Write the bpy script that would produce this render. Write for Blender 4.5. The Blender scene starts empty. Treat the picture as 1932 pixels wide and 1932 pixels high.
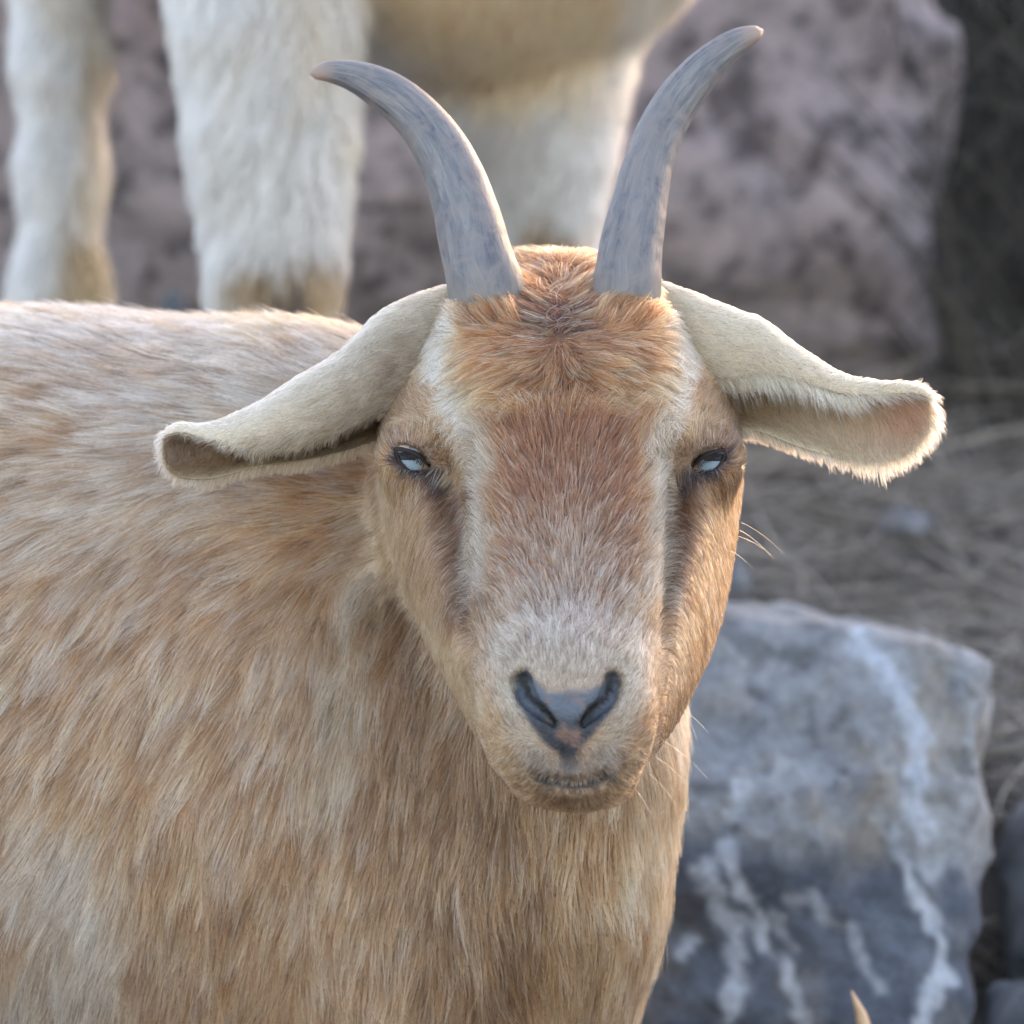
import bpy, math, random
import numpy as np
from mathutils import Vector, kdtree

rng = np.random.default_rng(7)
scene = bpy.context.scene
col = scene.collection

# ------------------------------------------------------------------ camera
H = 0.68                     # lens height above the flat ground the near goat stands on
DIST = 2.5                   # metres from the lens to the goat's brow
P = 0.45 / 1932              # metres per design unit at that distance
cam = bpy.data.cameras.new('camera')
camo = bpy.data.objects.new('camera', cam); col.objects.link(camo)
camo.location = (0, -DIST, H); camo.rotation_euler = (math.radians(90), 0, 0)
cam.sensor_width = 36; cam.lens = 36 * DIST / 0.45
cam.clip_start = 0.1; cam.clip_end = 400
cam.dof.use_dof = True; cam.dof.focus_distance = DIST + 0.015; cam.dof.aperture_fstop = 9.5
scene.camera = camo

# ------------------------------------------------------------------ light
SUN_EL, SUN_AZ = math.radians(12), math.radians(20)      # azimuth measured from +Y (behind the goats) towards +X
world = bpy.data.worlds.new('World'); scene.world = world; world.use_nodes = True
wn = world.node_tree; wn.nodes.clear()
sky = wn.nodes.new('ShaderNodeTexSky'); sky.sky_type = 'NISHITA'; sky.sun_disc = False
sky.sun_elevation = SUN_EL; sky.sun_rotation = SUN_AZ; sky.air_density = 0.75; sky.dust_density = 1.8; sky.ozone_density = 0.0
bg = wn.nodes.new('ShaderNodeBackground'); bg.inputs[1].default_value = 0.15
wo = wn.nodes.new('ShaderNodeOutputWorld')
wb = wn.nodes.new('ShaderNodeMix'); wb.data_type = 'RGBA'; wb.blend_type = 'MULTIPLY'; wb.inputs[0].default_value = 1.0; wb.inputs[7].default_value = (1.16, 1.0, 0.93, 1)   # warm evening air, whole dome alike
wn.links.new(sky.outputs[0], wb.inputs[6]); wn.links.new(wb.outputs[2], bg.inputs[0]); wn.links.new(bg.outputs[0], wo.inputs[0])
sl = bpy.data.lights.new('sun', 'SUN'); sl.energy = 0.09; sl.angle = math.radians(12); sl.color = (1.0, 0.86, 0.68)
so = bpy.data.objects.new('sun', sl); col.objects.link(so)
sd = Vector((math.sin(SUN_AZ) * math.cos(SUN_EL), math.cos(SUN_AZ) * math.cos(SUN_EL), math.sin(SUN_EL)))
so.rotation_euler = sd.to_track_quat('Z', 'Y').to_euler(); so.location = (3, 3, 5)
scene.view_settings.view_transform = 'Standard'; scene.view_settings.look = 'None'
scene.view_settings.exposure = 2.75; scene.view_settings.gamma = 1.0
scene.render.engine = 'CYCLES'
cy = scene.cycles
cy.max_bounces = 10; cy.diffuse_bounces = 4; cy.glossy_bounces = 8; cy.transmission_bounces = 10; cy.transparent_max_bounces = 8
cy.sample_clamp_indirect = 6.0

# ------------------------------------------------------------------ helpers
def W(px, py, y):
    s = P * (DIST + y) / DIST
    return np.array([(px - 966) * s, y, H + (966 - py) * s])

def S(px, y=0.0):
    return px * P * (DIST + y) / DIST

def to_px(p):
    s = P * (DIST + p[:, 1]) / DIST
    return p[:, 0] / s + 966, 966 - (p[:, 2] - H) / s

def hash3(ix, iy, iz, seed):
    h = (ix.astype(np.int64) * 374761393 + iy.astype(np.int64) * 668265263 + iz.astype(np.int64) * 1274126177 + seed * 974711) & 0xffffffff
    h = ((h ^ (h >> 13)) * 1274126177) & 0xffffffff
    h = ((h ^ (h >> 16)) * 2246822519) & 0xffffffff
    h = h ^ (h >> 15)
    return (h & 0xffffff).astype(np.float32) / float(0xffffff) * 2 - 1

def vnoise(p, seed=0):
    f = np.floor(p); w = (p - f).astype(np.float32); w = w * w * (3 - 2 * w)
    i = f.astype(np.int64); out = 0
    for a in (0, 1):
        wa = w[:, 0] if a else 1 - w[:, 0]
        for b in (0, 1):
            wb = w[:, 1] if b else 1 - w[:, 1]
            for c in (0, 1):
                wc = w[:, 2] if c else 1 - w[:, 2]
                out = out + wa * wb * wc * hash3(i[:, 0] + a, i[:, 1] + b, i[:, 2] + c, seed)
    return out

def fbm(p, octaves=4, seed=0, gain=0.5):
    s, a = 0, 1.0
    for o in range(octaves):
        s = s + a * vnoise(p * (2.03 ** o) + 17.3 * o, seed + o); a *= gain
    return s

def smin(a, b, k):
    h = np.clip(0.5 + 0.5 * (b - a) / k, 0, 1)
    return b + (a - b) * h - k * h * (1 - h)

def smax(a, b, k):
    return -smin(-a, -b, k)

def smooth(a, b, x):
    t = np.clip((x - a) / (b - a), 0, 1)
    return t * t * (3 - 2 * t)

def norm(v):
    return v / np.maximum(np.linalg.norm(v, axis=-1, keepdims=True), 1e-9)

class Field:
    """signed distances on a rectilinear grid; primitives are blended in, then a surface is drawn through zero"""
    def __init__(self, xs, ys, zs):
        self.ax = [np.asarray(a, np.float32) for a in (xs, ys, zs)]
        self.F = np.full([len(a) for a in self.ax], 0.2, np.float32)
    def sl(self, lo, hi):
        out, c = [], []
        for k in range(3):
            a = self.ax[k]
            i0 = max(0, np.searchsorted(a, lo[k]) - 1); i1 = min(len(a), np.searchsorted(a, hi[k]) + 1)
            out.append(slice(i0, i1)); sh = [1, 1, 1]; sh[k] = -1
            c.append(a[i0:i1].reshape(sh))
        return tuple(out), c
    def put(self, sl, d, k, sub=False):
        A = self.F[sl]
        if A.size == 0: return
        self.F[sl] = smax(A, -d, k) if sub else smin(A, d, k)
    def ellipsoid(self, c, r, k=0.02, rot=0.0, sub=False, tilt=0.0):
        c = np.asarray(c, float); r = np.asarray(r, float); m = max(r) + k + 0.06
        s, (x, y, z) = self.sl(c - m, c + m)
        x, y, z = x - c[0], y - c[1], z - c[2]
        if rot:                                  # about the depth axis
            ca, sa = math.cos(rot), math.sin(rot); x, z = x * ca + z * sa, -x * sa + z * ca
        if tilt:                                 # about the vertical axis
            ca, sa = math.cos(tilt), math.sin(tilt); x, y = x * ca + y * sa, -x * sa + y * ca
        k0 = np.sqrt((x / r[0]) ** 2 + (y / r[1]) ** 2 + (z / r[2]) ** 2)
        k1 = np.sqrt((x / r[0] ** 2) ** 2 + (y / r[1] ** 2) ** 2 + (z / r[2] ** 2) ** 2)
        self.put(s, (k0 * (k0 - 1) / np.maximum(k1, 1e-6)).astype(np.float32), k, sub)
    def cone(self, a, b, ra, rb, k=0.02, sub=False):
        a = np.asarray(a, float); b = np.asarray(b, float); m = max(ra, rb) + k + 0.06
        s, (x, y, z) = self.sl(np.minimum(a, b) - m, np.maximum(a, b) + m)
        d = b - a; L = max(d @ d, 1e-12)
        t = np.clip(((x - a[0]) * d[0] + (y - a[1]) * d[1] + (z - a[2]) * d[2]) / L, 0, 1)
        q = np.sqrt((x - a[0] - t * d[0]) ** 2 + (y - a[1] - t * d[1]) ** 2 + (z - a[2] - t * d[2]) ** 2) - (ra + (rb - ra) * t)
        self.put(s, q.astype(np.float32), k, sub)
    def chain(self, pts, rads, k=0.02, sub=False):
        for i in range(len(pts) - 1):
            self.cone(pts[i], pts[i + 1], rads[i], rads[i + 1], k, sub)
    def sample(self, p):
        idx, w = [], []
        for k in range(3):
            a = self.ax[k]
            f = np.interp(p[:, k], a, np.arange(len(a)))
            i = np.clip(f.astype(np.int64), 0, len(a) - 2); idx.append(i); w.append((f - i).astype(np.float32))
        o = 0
        for a in (0, 1):
            wa = w[0] if a else 1 - w[0]
            for b in (0, 1):
                wb = w[1] if b else 1 - w[1]
                for c in (0, 1):
                    wc = w[2] if c else 1 - w[2]
                    o = o + wa * wb * wc * self.F[idx[0] + a, idx[1] + b, idx[2] + c]
        return o
    def grad(self, p, e=0.003):
        g = np.zeros_like(p)
        for k in range(3):
            d = np.zeros(3); d[k] = e
            g[:, k] = (self.sample(p + d) - self.sample(p - d))
        return norm(g)
    def surface(self):
        F = self.F; n = F.shape; ins = F < 0
        cnt = np.zeros([m - 1 for m in n], np.int8)
        off = [(a, b, c) for a in (0, 1) for b in (0, 1) for c in (0, 1)]
        for a, b, c in off:
            cnt += ins[a:n[0] - 1 + a, b:n[1] - 1 + b, c:n[2] - 1 + c]
        act = (cnt > 0) & (cnt < 8)
        I = np.argwhere(act); idm = np.full(act.shape, -1, np.int32); idm[act] = np.arange(len(I))
        acc = np.zeros((len(I), 3)); num = np.zeros(len(I))
        X, Y, Z = self.ax
        for a, b, c in off:
            for ax in range(3):
                o2 = [a, b, c]
                if o2[ax]: continue
                o2[ax] = 1
                f0 = F[I[:, 0] + a, I[:, 1] + b, I[:, 2] + c]; f1 = F[I[:, 0] + o2[0], I[:, 1] + o2[1], I[:, 2] + o2[2]]
                ch = (f0 < 0) != (f1 < 0)
                t = np.where(ch, f0 / np.where(np.abs(f0 - f1) < 1e-12, 1, f0 - f1), 0)
                p0 = np.stack([X[I[:, 0] + a], Y[I[:, 1] + b], Z[I[:, 2] + c]], 1)
                p1 = np.stack([X[I[:, 0] + o2[0]], Y[I[:, 1] + o2[1]], Z[I[:, 2] + o2[2]]], 1)
                acc += np.where(ch[:, None], p0 + (p1 - p0) * t[:, None], 0); num += ch
        V = acc / num[:, None]
        quads = []
        for ax in range(3):
            u, v = (ax + 1) % 3, (ax + 2) % 3
            s0 = [slice(None)] * 3; s1 = [slice(None)] * 3
            s0[ax] = slice(0, n[ax] - 1); s1[ax] = slice(1, n[ax])
            A, B = ins[tuple(s0)], ins[tuple(s1)]
            E = np.argwhere(A != B)
            E = E[(E[:, u] > 0) & (E[:, v] > 0) & (E[:, u] < n[u] - 1) & (E[:, v] < n[v] - 1)]
            q = []
            for du, dv in ((-1, -1), (0, -1), (0, 0), (-1, 0)):
                c = E.copy(); c[:, u] += du; c[:, v] += dv
                q.append(idm[c[:, 0], c[:, 1], c[:, 2]])
            q = np.stack(q, 1)
            flip = ~A[E[:, 0], E[:, 1], E[:, 2]]
            q[flip] = q[flip][:, ::-1]
            quads.append(q)
        return V, np.concatenate(quads)

def axis(lo, hi, flo, fhi, fine, coarse):
    """grid line positions, fine inside [flo, fhi] and growing to coarse outside"""
    out = list(np.arange(flo, fhi, fine)); s = fine; a = flo
    left = []
    while a > lo:
        s = min(coarse, s * 1.12); a -= s; left.append(a)
    s = fine; a = out[-1]; right = []
    while a < hi:
        s = min(coarse, s * 1.12); a += s; right.append(a)
    return np.array(left[::-1] + out + right)

def link(o, parent=None):
    col.objects.link(o)
    if parent is not None: o.parent = parent
    return o

def tag(o, label=None, cat=None, group=None, kind=None):
    if label: o['label'] = label
    if cat: o['category'] = cat
    if group: o['group'] = group
    if kind: o['kind'] = kind
    return o

def mesh_obj(name, V, Fc, mat, parent=None, smooth_shade=True, tint=None):
    me = bpy.data.meshes.new(name)
    V = np.asarray(V, np.float32)
    if isinstance(Fc, np.ndarray):
        m = Fc.shape[1]
        me.vertices.add(len(V)); me.vertices.foreach_set('co', V.ravel())
        me.loops.add(Fc.size); me.loops.foreach_set('vertex_index', Fc.ravel().astype(np.int32))
        me.polygons.add(len(Fc)); me.polygons.foreach_set('loop_start', np.arange(0, Fc.size, m, dtype=np.int32))
        me.update(calc_edges=True); me.validate()
    else:
        me.from_pydata([tuple(map(float, v)) for v in V], [], [tuple(map(int, f)) for f in Fc])
    me.polygons.foreach_set('use_smooth', np.full(len(me.polygons), smooth_shade))
    if tint is not None:
        a = me.attributes.new('tint', 'FLOAT_COLOR', 'POINT')
        a.data.foreach_set('color', np.concatenate([tint, np.ones((len(tint), 1))], 1).astype(np.float32).ravel())
    me.materials.append(mat)
    return link(bpy.data.objects.new(name, me), parent)

def empty(name, loc):
    o = bpy.data.objects.new(name, None); o.location = loc
    return link(o)

def keep(o, parent):
    """parent without moving (the parent Empty stands at the thing's base)"""
    o.parent = parent; o.location = -Vector(parent.location)
    return o

def strands(name, pts, rad, tint, mat, parent=None):
    """pts (N, n, 3): one curve per hair"""
    N, n, _ = pts.shape
    cu = bpy.data.hair_curves.new(name); cu.add_curves([n] * N)
    cu.attributes['position'].data.foreach_set('vector', pts.astype(np.float32).ravel())
    ra = cu.attributes.get('radius') or cu.attributes.new('radius', 'FLOAT', 'POINT')
    ra.data.foreach_set('value', rad.astype(np.float32).ravel())
    a = cu.attributes.new('tint', 'FLOAT_COLOR', 'POINT')
    if tint.ndim == 2: tint = np.repeat(tint[:, None, :], n, 1)
    c4 = np.concatenate([tint, np.ones(tint.shape[:2] + (1,))], 2).astype(np.float32)
    a.data.foreach_set('color', c4.ravel())
    cu.materials.append(mat)
    return link(bpy.data.objects.new(name, cu), parent)

def scatter(V, Q, dens_fn, total):
    """random points on a quad or triangle mesh, weighted by area times density"""
    T = np.concatenate([Q[:, [0, 1, 2]], Q[:, [0, 2, 3]]]) if Q.shape[1] == 4 else Q
    A, B, C = V[T[:, 0]], V[T[:, 1]], V[T[:, 2]]
    nrm = np.cross(B - A, C - A); area = np.linalg.norm(nrm, axis=1) / 2
    w = area * dens_fn((A + B + C) / 3, norm(nrm))
    cum = np.cumsum(w); pick = np.searchsorted(cum, rng.random(total) * cum[-1])
    u, v = rng.random(total), rng.random(total); fl = u + v > 1; u[fl], v[fl] = 1 - u[fl], 1 - v[fl]
    p = A[pick] + (B - A)[pick] * u[:, None] + (C - A)[pick] * v[:, None]
    return p, norm(nrm)[pick], pick, u, v, T

def grow(field, root, flow, L, lift, n=6, jitter=0.15, wave=0.0, sink=0.0005):
    """hairs that comb along the flow while hugging the skin at a growing height"""
    N = len(root)
    g = field.grad(root); p = root - g * sink
    pts = [p]
    d = norm(flow + rng.normal(0, jitter, (N, 3)))
    cur = p
    for s in range(1, n):
        t = s / (n - 1)
        tang = d - g * np.sum(d * g, 1, keepdims=True)
        tang = norm(tang)
        cur = cur + tang * (L / (n - 1))[:, None]
        if wave: cur = cur + rng.normal(0, wave, (N, 3)) * L[:, None]
        g2 = field.grad(cur); dd = field.sample(cur)
        want = L * lift * t ** 0.8
        cur = cur + g2 * np.clip(want - dd, -0.01, 0.02)[:, None]
        g = g2; pts.append(cur)
    return np.stack(pts, 1)

def clump(pts, count, amount, power=1.4):
    N, n, _ = pts.shape
    ids = rng.choice(N, count, replace=False)
    kd = kdtree.KDTree(count)
    for j, i in enumerate(ids): kd.insert(pts[i, 0], j)
    kd.balance()
    own = np.fromiter((kd.find(q)[1] for q in pts[:, 0]), np.int64, N)
    gd = pts[ids[own]]
    t = (np.arange(n) / (n - 1)) ** power
    am = np.asarray(amount) if np.ndim(amount) else np.full(N, amount)
    far = np.linalg.norm(pts[:, 0] - gd[:, 0], axis=1)
    am = am * np.clip(1.6 - far / (np.median(far) * 2 + 1e-6), 0, 1)
    return gd + (pts - gd) * (1 - am[:, None] * t[None])[..., None], own

def seg_dist(px, py, pts):
    d = np.full(px.shape, 1e9)
    for (x0, y0), (x1, y1) in zip(pts[:-1], pts[1:]):
        dx, dy = x1 - x0, y1 - y0; L = max(dx * dx + dy * dy, 1e-9)
        t = np.clip(((px - x0) * dx + (py - y0) * dy) / L, 0, 1)
        d = np.minimum(d, np.hypot(px - x0 - t * dx, py - y0 - t * dy))
    return d

def paint(px, py, base, strokes):
    c = np.repeat(np.array(base, float)[None], len(px), 0)
    for pts, r, soft, colr, op in strokes:
        if len(pts) == 1: pts = pts * 2
        w = op * (1 - smooth(r - soft, r + soft, seg_dist(px, py, pts)))
        c = c + (np.array(colr) - c) * w[:, None]
    return c

def in_poly(px, py, poly):
    ins = np.zeros(px.shape, bool); n = len(poly)
    for i in range(n):
        x0, y0 = poly[i]; x1, y1 = poly[(i + 1) % n]
        c = ((y0 > py) != (y1 > py)) & (px < (x1 - x0) * (py - y0) / ((y1 - y0) or 1e-9) + x0)
        ins ^= c
    return ins

def poly_sd(px, py, poly):
    d = seg_dist(px, py, list(poly) + [poly[0]])
    return np.where(in_poly(px, py, poly), -d, d)

# ------------------------------------------------------------------ materials
def mat_new(name):
    m = bpy.data.materials.new(name); m.use_nodes = True
    nt = m.node_tree; nt.nodes.clear()
    out = nt.nodes.new('ShaderNodeOutputMaterial')
    return m, nt, out

def fur_mat(name, rough=0.45, radial=0.6):
    m, nt, out = mat_new(name)
    at = nt.nodes.new('ShaderNodeAttribute'); at.attribute_name = 'tint'
    h = nt.nodes.new('ShaderNodeBsdfHairPrincipled'); h.parametrization = 'COLOR'
    h.inputs['Roughness'].default_value = rough; h.inputs['Radial Roughness'].default_value = radial
    if 'Random Roughness' in h.inputs: h.inputs['Random Roughness'].default_value = 0.2
    nt.links.new(at.outputs['Color'], h.inputs['Color'])
    nt.links.new(h.outputs[0], out.inputs[0])
    return m

def skin_mat(name, rough=0.6, bump=0.0, scale=900):
    m, nt, out = mat_new(name)
    at = nt.nodes.new('ShaderNodeAttribute'); at.attribute_name = 'tint'
    b = nt.nodes.new('ShaderNodeBsdfPrincipled'); b.inputs['Roughness'].default_value = rough
    nt.links.new(at.outputs['Color'], b.inputs['Base Color'])
    if bump:
        tc = nt.nodes.new('ShaderNodeTexCoord')
        v = nt.nodes.new('ShaderNodeTexVoronoi'); v.inputs['Scale'].default_value = scale
        nt.links.new(tc.outputs['Object'], v.inputs['Vector'])
        bm = nt.nodes.new('ShaderNodeBump'); bm.inputs['Strength'].default_value = bump; bm.inputs['Distance'].default_value = 0.0006
        nt.links.new(v.outputs['Distance'], bm.inputs['Height']); nt.links.new(bm.outputs[0], b.inputs['Normal'])
    nt.links.new(b.outputs[0], out.inputs[0])
    return m

def ramp(nt, stops, fac):
    r = nt.nodes.new('ShaderNodeValToRGB')
    while len(r.color_ramp.elements) < len(stops): r.color_ramp.elements.new(0.5)
    for e, (p, c) in zip(r.color_ramp.elements, stops):
        e.position = p; e.color = (c[0], c[1], c[2], 1)
    nt.links.new(fac, r.inputs[0]); return r

def noise(nt, vec, scale, detail=6, rough=0.6, dist=0.0):
    n = nt.nodes.new('ShaderNodeTexNoise'); n.inputs['Scale'].default_value = scale; n.inputs['Detail'].default_value = detail
    n.inputs['Roughness'].default_value = rough; n.inputs['Distortion'].default_value = dist
    nt.links.new(vec, n.inputs['Vector']); return n

def mixc(nt, a, b, f):
    m = nt.nodes.new('ShaderNodeMix'); m.data_type = 'RGBA'
    for s, v in ((6, a), (7, b)):
        if hasattr(v, 'links'): nt.links.new(v, m.inputs[s])
        else: m.inputs[s].default_value = (*v, 1)
    if hasattr(f, 'links'): nt.links.new(f, m.inputs[0])
    else: m.inputs[0].default_value = f
    return m.outputs[2]

def rock_mat(name, c_dark, c_mid, c_light, scale, veins=None, bump=0.6, patches=None):
    m, nt, out = mat_new(name)
    tc = nt.nodes.new('ShaderNodeTexCoord'); v = tc.outputs['Object']
    n1 = noise(nt, v, scale, 8, 0.65, 0.4)
    c = ramp(nt, [(0.38, c_dark), (0.49, c_mid), (0.63, c_light)], n1.outputs[0]).outputs[0]
    if patches:
        n3 = noise(nt, v, scale * 0.45, 5, 0.6, 0.6)
        f = ramp(nt, [(0.52, (0, 0, 0)), (0.66, (0.75, 0.75, 0.75))], n3.outputs[0])
        c = mixc(nt, c, patches, f.outputs[0])
    if veins:
        for (sc, ang, lo) in veins:
            mp = nt.nodes.new('ShaderNodeMapping'); mp.inputs['Rotation'].default_value = (0, ang, 0.3)
            nt.links.new(v, mp.inputs[0])
            w = nt.nodes.new('ShaderNodeTexWave'); w.inputs['Scale'].default_value = sc; w.inputs['Distortion'].default_value = 9
            w.inputs['Detail'].default_value = 5; w.inputs['Detail Scale'].default_value = 1.6; w.inputs['Detail Roughness'].default_value = 0.62
            nt.links.new(mp.outputs[0], w.inputs[0])
            f = ramp(nt, [(lo, (0, 0, 0)), (1.0, (0.9, 0.9, 0.9))], w.outputs['Fac'])
            c = mixc(nt, c, (0.50, 0.53, 0.57), f.outputs[0])
    b = nt.nodes.new('ShaderNodeBsdfPrincipled'); b.inputs['Roughness'].default_value = 0.8
    nt.links.new(c, b.inputs['Base Color'])
    n2 = noise(nt, v, scale * 4, 8, 0.7)
    bm = nt.nodes.new('ShaderNodeBump'); bm.inputs['Strength'].default_value = bump; bm.inputs['Distance'].default_value = 0.01
    nt.links.new(n2.outputs[0], bm.inputs['Height']); nt.links.new(bm.outputs[0], b.inputs['Normal'])
    nt.links.new(b.outputs[0], out.inputs[0])
    return m

FUR = fur_mat('goat_fur')
FUR_FAR = fur_mat('far_goat_fur', 0.5, 0.7)
SKIN = skin_mat('goat_skin', 0.62, 0.6, 700)
SKIN_FAR = skin_mat('far_goat_skin', 0.9)
M_BOULDER = rock_mat('pink_boulder_stone', (0.15, 0.132, 0.138), (0.47, 0.41, 0.42), (0.66, 0.57, 0.58), 36, bump=1.0)
def lime_mat():
    m, nt, out = mat_new('veined_limestone')
    at = nt.nodes.new('ShaderNodeAttribute'); at.attribute_name = 'tint'
    tc = nt.nodes.new('ShaderNodeTexCoord'); n1 = noise(nt, tc.outputs['Object'], 120, 8, 0.7)
    r = ramp(nt, [(0.35, (0.72,) * 3), (0.65, (1.25,) * 3)], n1.outputs[0])
    mu = nt.nodes.new('ShaderNodeMix'); mu.data_type = 'RGBA'; mu.blend_type = 'MULTIPLY'; mu.inputs[0].default_value = 1
    nt.links.new(at.outputs['Color'], mu.inputs[6]); nt.links.new(r.outputs[0], mu.inputs[7])
    b = nt.nodes.new('ShaderNodeBsdfPrincipled'); b.inputs['Roughness'].default_value = 0.75
    nt.links.new(mu.outputs[2], b.inputs['Base Color'])
    n2 = noise(nt, tc.outputs['Object'], 70, 9, 0.7)
    bm = nt.nodes.new('ShaderNodeBump'); bm.inputs['Strength'].default_value = 0.9; bm.inputs['Distance'].default_value = 0.008
    nt.links.new(n2.outputs[0], bm.inputs['Height']); nt.links.new(bm.outputs[0], b.inputs['Normal'])
    nt.links.new(b.outputs[0], out.inputs[0]); return m
M_LIME = lime_mat()
M_STONE = rock_mat('blue_grey_stone', (0.09, 0.10, 0.12), (0.17, 0.18, 0.20), (0.27, 0.28, 0.30), 20)
def ground_mat():
    m, nt, out = mat_new('dry_earth')
    tc = nt.nodes.new('ShaderNodeTexCoord'); v = tc.outputs['Object']
    n1 = noise(nt, v, 9, 9, 0.7)
    c = ramp(nt, [(0.35, (0.06, 0.054, 0.05)), (0.5, (0.19, 0.168, 0.148)), (0.65, (0.34, 0.31, 0.275))], n1.outputs[0])
    b = nt.nodes.new('ShaderNodeBsdfPrincipled'); b.inputs['Roughness'].default_value = 0.95
    sx = nt.nodes.new('ShaderNodeSeparateXYZ'); nt.links.new(v, sx.inputs[0])
    fl = nt.nodes.new('ShaderNodeMapRange'); nt.links.new(sx.outputs[1], fl.inputs[0]); fl.inputs[1].default_value = 0.7; fl.inputs[2].default_value = 0.4
    pale = ramp(nt, [(0.35, (0.22, 0.19, 0.16)), (0.65, (0.42, 0.37, 0.31))], n1.outputs[0])  # paler unseen ground in front, added to bounce light up onto the goat
    nt.links.new(mixc(nt, c.outputs[0], pale.outputs[0], fl.outputs[0]), b.inputs['Base Color'])
    bm = nt.nodes.new('ShaderNodeBump'); bm.inputs['Strength'].default_value = 0.8; bm.inputs['Distance'].default_value = 0.02
    n2 = noise(nt, v, 40, 8, 0.7); nt.links.new(n2.outputs[0], bm.inputs['Height']); nt.links.new(bm.outputs[0], b.inputs['Normal'])
    nt.links.new(b.outputs[0], out.inputs[0]); return m
M_GROUND = ground_mat()

def plain(name, c, rough=0.6, spec=None):
    m, nt, out = mat_new(name)
    b = nt.nodes.new('ShaderNodeBsdfPrincipled'); b.inputs['Roughness'].default_value = rough
    b.inputs['Base Color'].default_value = (*c, 1)
    if spec is not None: b.inputs['Specular IOR Level'].default_value = spec
    nt.links.new(b.outputs[0], out.inputs[0]); return m

def dry_mat():
    m, nt, out = mat_new('dry_stalk')
    at = nt.nodes.new('ShaderNodeAttribute'); at.attribute_name = 'tint'
    b = nt.nodes.new('ShaderNodeBsdfPrincipled'); b.inputs['Roughness'].default_value = 0.85
    nt.links.new(at.outputs['Color'], b.inputs['Base Color']); nt.links.new(b.outputs[0], out.inputs[0]); return m
M_DRY = dry_mat()

# ------------------------------------------------------------------ hillside
def ground_z(x, y):
    a = np.asarray(y, float)
    z = np.interp(a, [-60, 0.42, 0.62, 0.90, 1.15, 1.6, 2.2, 3.5, 6, 14, 60], [0, 0, 0.25, 0.55, 0.60, 0.76, 1.12, 1.6, 2.15, 3.2, 8.0])
    return z

gx = np.concatenate([np.linspace(-60, -3, 30), np.linspace(-2.9, 2.9, 240), np.linspace(3, 60, 30)])
gy = np.concatenate([np.linspace(-60, -2, 30), np.linspace(-1.9, 3.2, 240), np.linspace(3.3, 60, 50)])
GX, GY = np.meshgrid(gx, gy, indexing='ij')
GP = np.stack([GX.ravel(), GY.ravel(), np.zeros(GX.size)], 1)
gz = ground_z(GP[:, 0], GP[:, 1])
bank = smooth(0.4, 0.7, GP[:, 1])
gz = gz + fbm(GP * 5, 4, 3) * 0.035 * bank + fbm(GP * 1.3, 3, 9) * 0.12 * smooth(1.9, 4, GP[:, 1]) + fbm(GP * 22, 3, 5) * 0.008
GP[:, 2] = gz
n0, n1 = GX.shape
ii, jj = np.meshgrid(np.arange(n0 - 1), np.arange(n1 - 1), indexing='ij')
q0 = (ii * n1 + jj).ravel()
GQ = np.stack([q0, q0 + n1, q0 + n1 + 1, q0 + 1], 1)
ground = mesh_obj('hillside', GP, GQ, M_GROUND)
tag(ground, 'dry brown earth bank rising behind the goats', kind='structure')
def gz_at(x, y):
    return float(ground_z(x, y))

# ------------------------------------------------------------------ rocks
def rock_from_planes(name, c, planes, half, mat, res=56, k=0.03, amp=0.012, freq=14, seed=1, tint_fn=None):
    """a stone: smooth intersection of the given half spaces, then weathered"""
    c = np.asarray(c, float); half = np.asarray(half, float)
    ax = [np.linspace(c[i] - half[i], c[i] + half[i], res) for i in range(3)]
    f = Field(*ax)
    X, Y, Z = np.meshgrid(*ax, indexing='ij')
    Pn = np.stack([X.ravel(), Y.ravel(), Z.ravel()], 1)
    d = None
    for (p, nrm) in planes:
        e = (Pn - np.asarray(p)) @ norm(np.asarray(nrm, float))
        d = e if d is None else smax(d, e, k)
    d = d + fbm(Pn * freq, 4, seed) * amp + np.abs(fbm(Pn * freq * 2.3, 3, seed + 5)) * amp * 0.6
    f.F = d.reshape(X.shape).astype(np.float32)
    V, Q = f.surface()
    tn = tint_fn(V) if tint_fn else None
    V = V - c
    o = mesh_obj(name, V, Q, mat, tint=tn); o.location = c
    return o

def outline_planes(pts, y):
    """half spaces through successive outline points (clockwise in the picture plane) at depth y"""
    out = []
    for a, b in zip(pts[:-1], pts[1:]):
        A, B = W(*a, y), W(*b, y)
        d = B - A
        out.append((A, (-d[2], 0.0, d[0])))
    return out

# large pinkish boulder behind the standing goat
yb = 1.62
pl = [(W(1810, 100, yb), (1, 0.1, 0.12)), (W(1838, 430, yb), (1, 0.05, -0.02)), (W(1815, 620, yb), (0.92, -0.1, -0.5)),
      (W(1600, 760, yb), (0.15, -0.2, -1)), (W(-900, 0, yb), (-1, 0, 0.1)), (W(900, -260, yb), (0, -0.3, 1)),
      (W(900, 300, yb - 0.08), (0.05, -1, 0.22)), (W(1500, 300, yb - 0.07), (0.45, -1, 0.1)), (W(300, 200, yb - 0.06), (-0.3, -1, 0.2)), (W(900, 640, yb - 0.03), (0, -1, -0.7)),
      (W(900, 0, yb + 0.7), (0, 1, 0.1))]
o = rock_from_planes('boulder', W(450, 0, yb + 0.3), pl, (0.75, 0.55, 0.55), M_BOULDER, 84, 0.05, 0.02, 9, 21)
tag(o, 'huge pitted pinkish grey boulder filling the background behind the goats', 'boulder')

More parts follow.
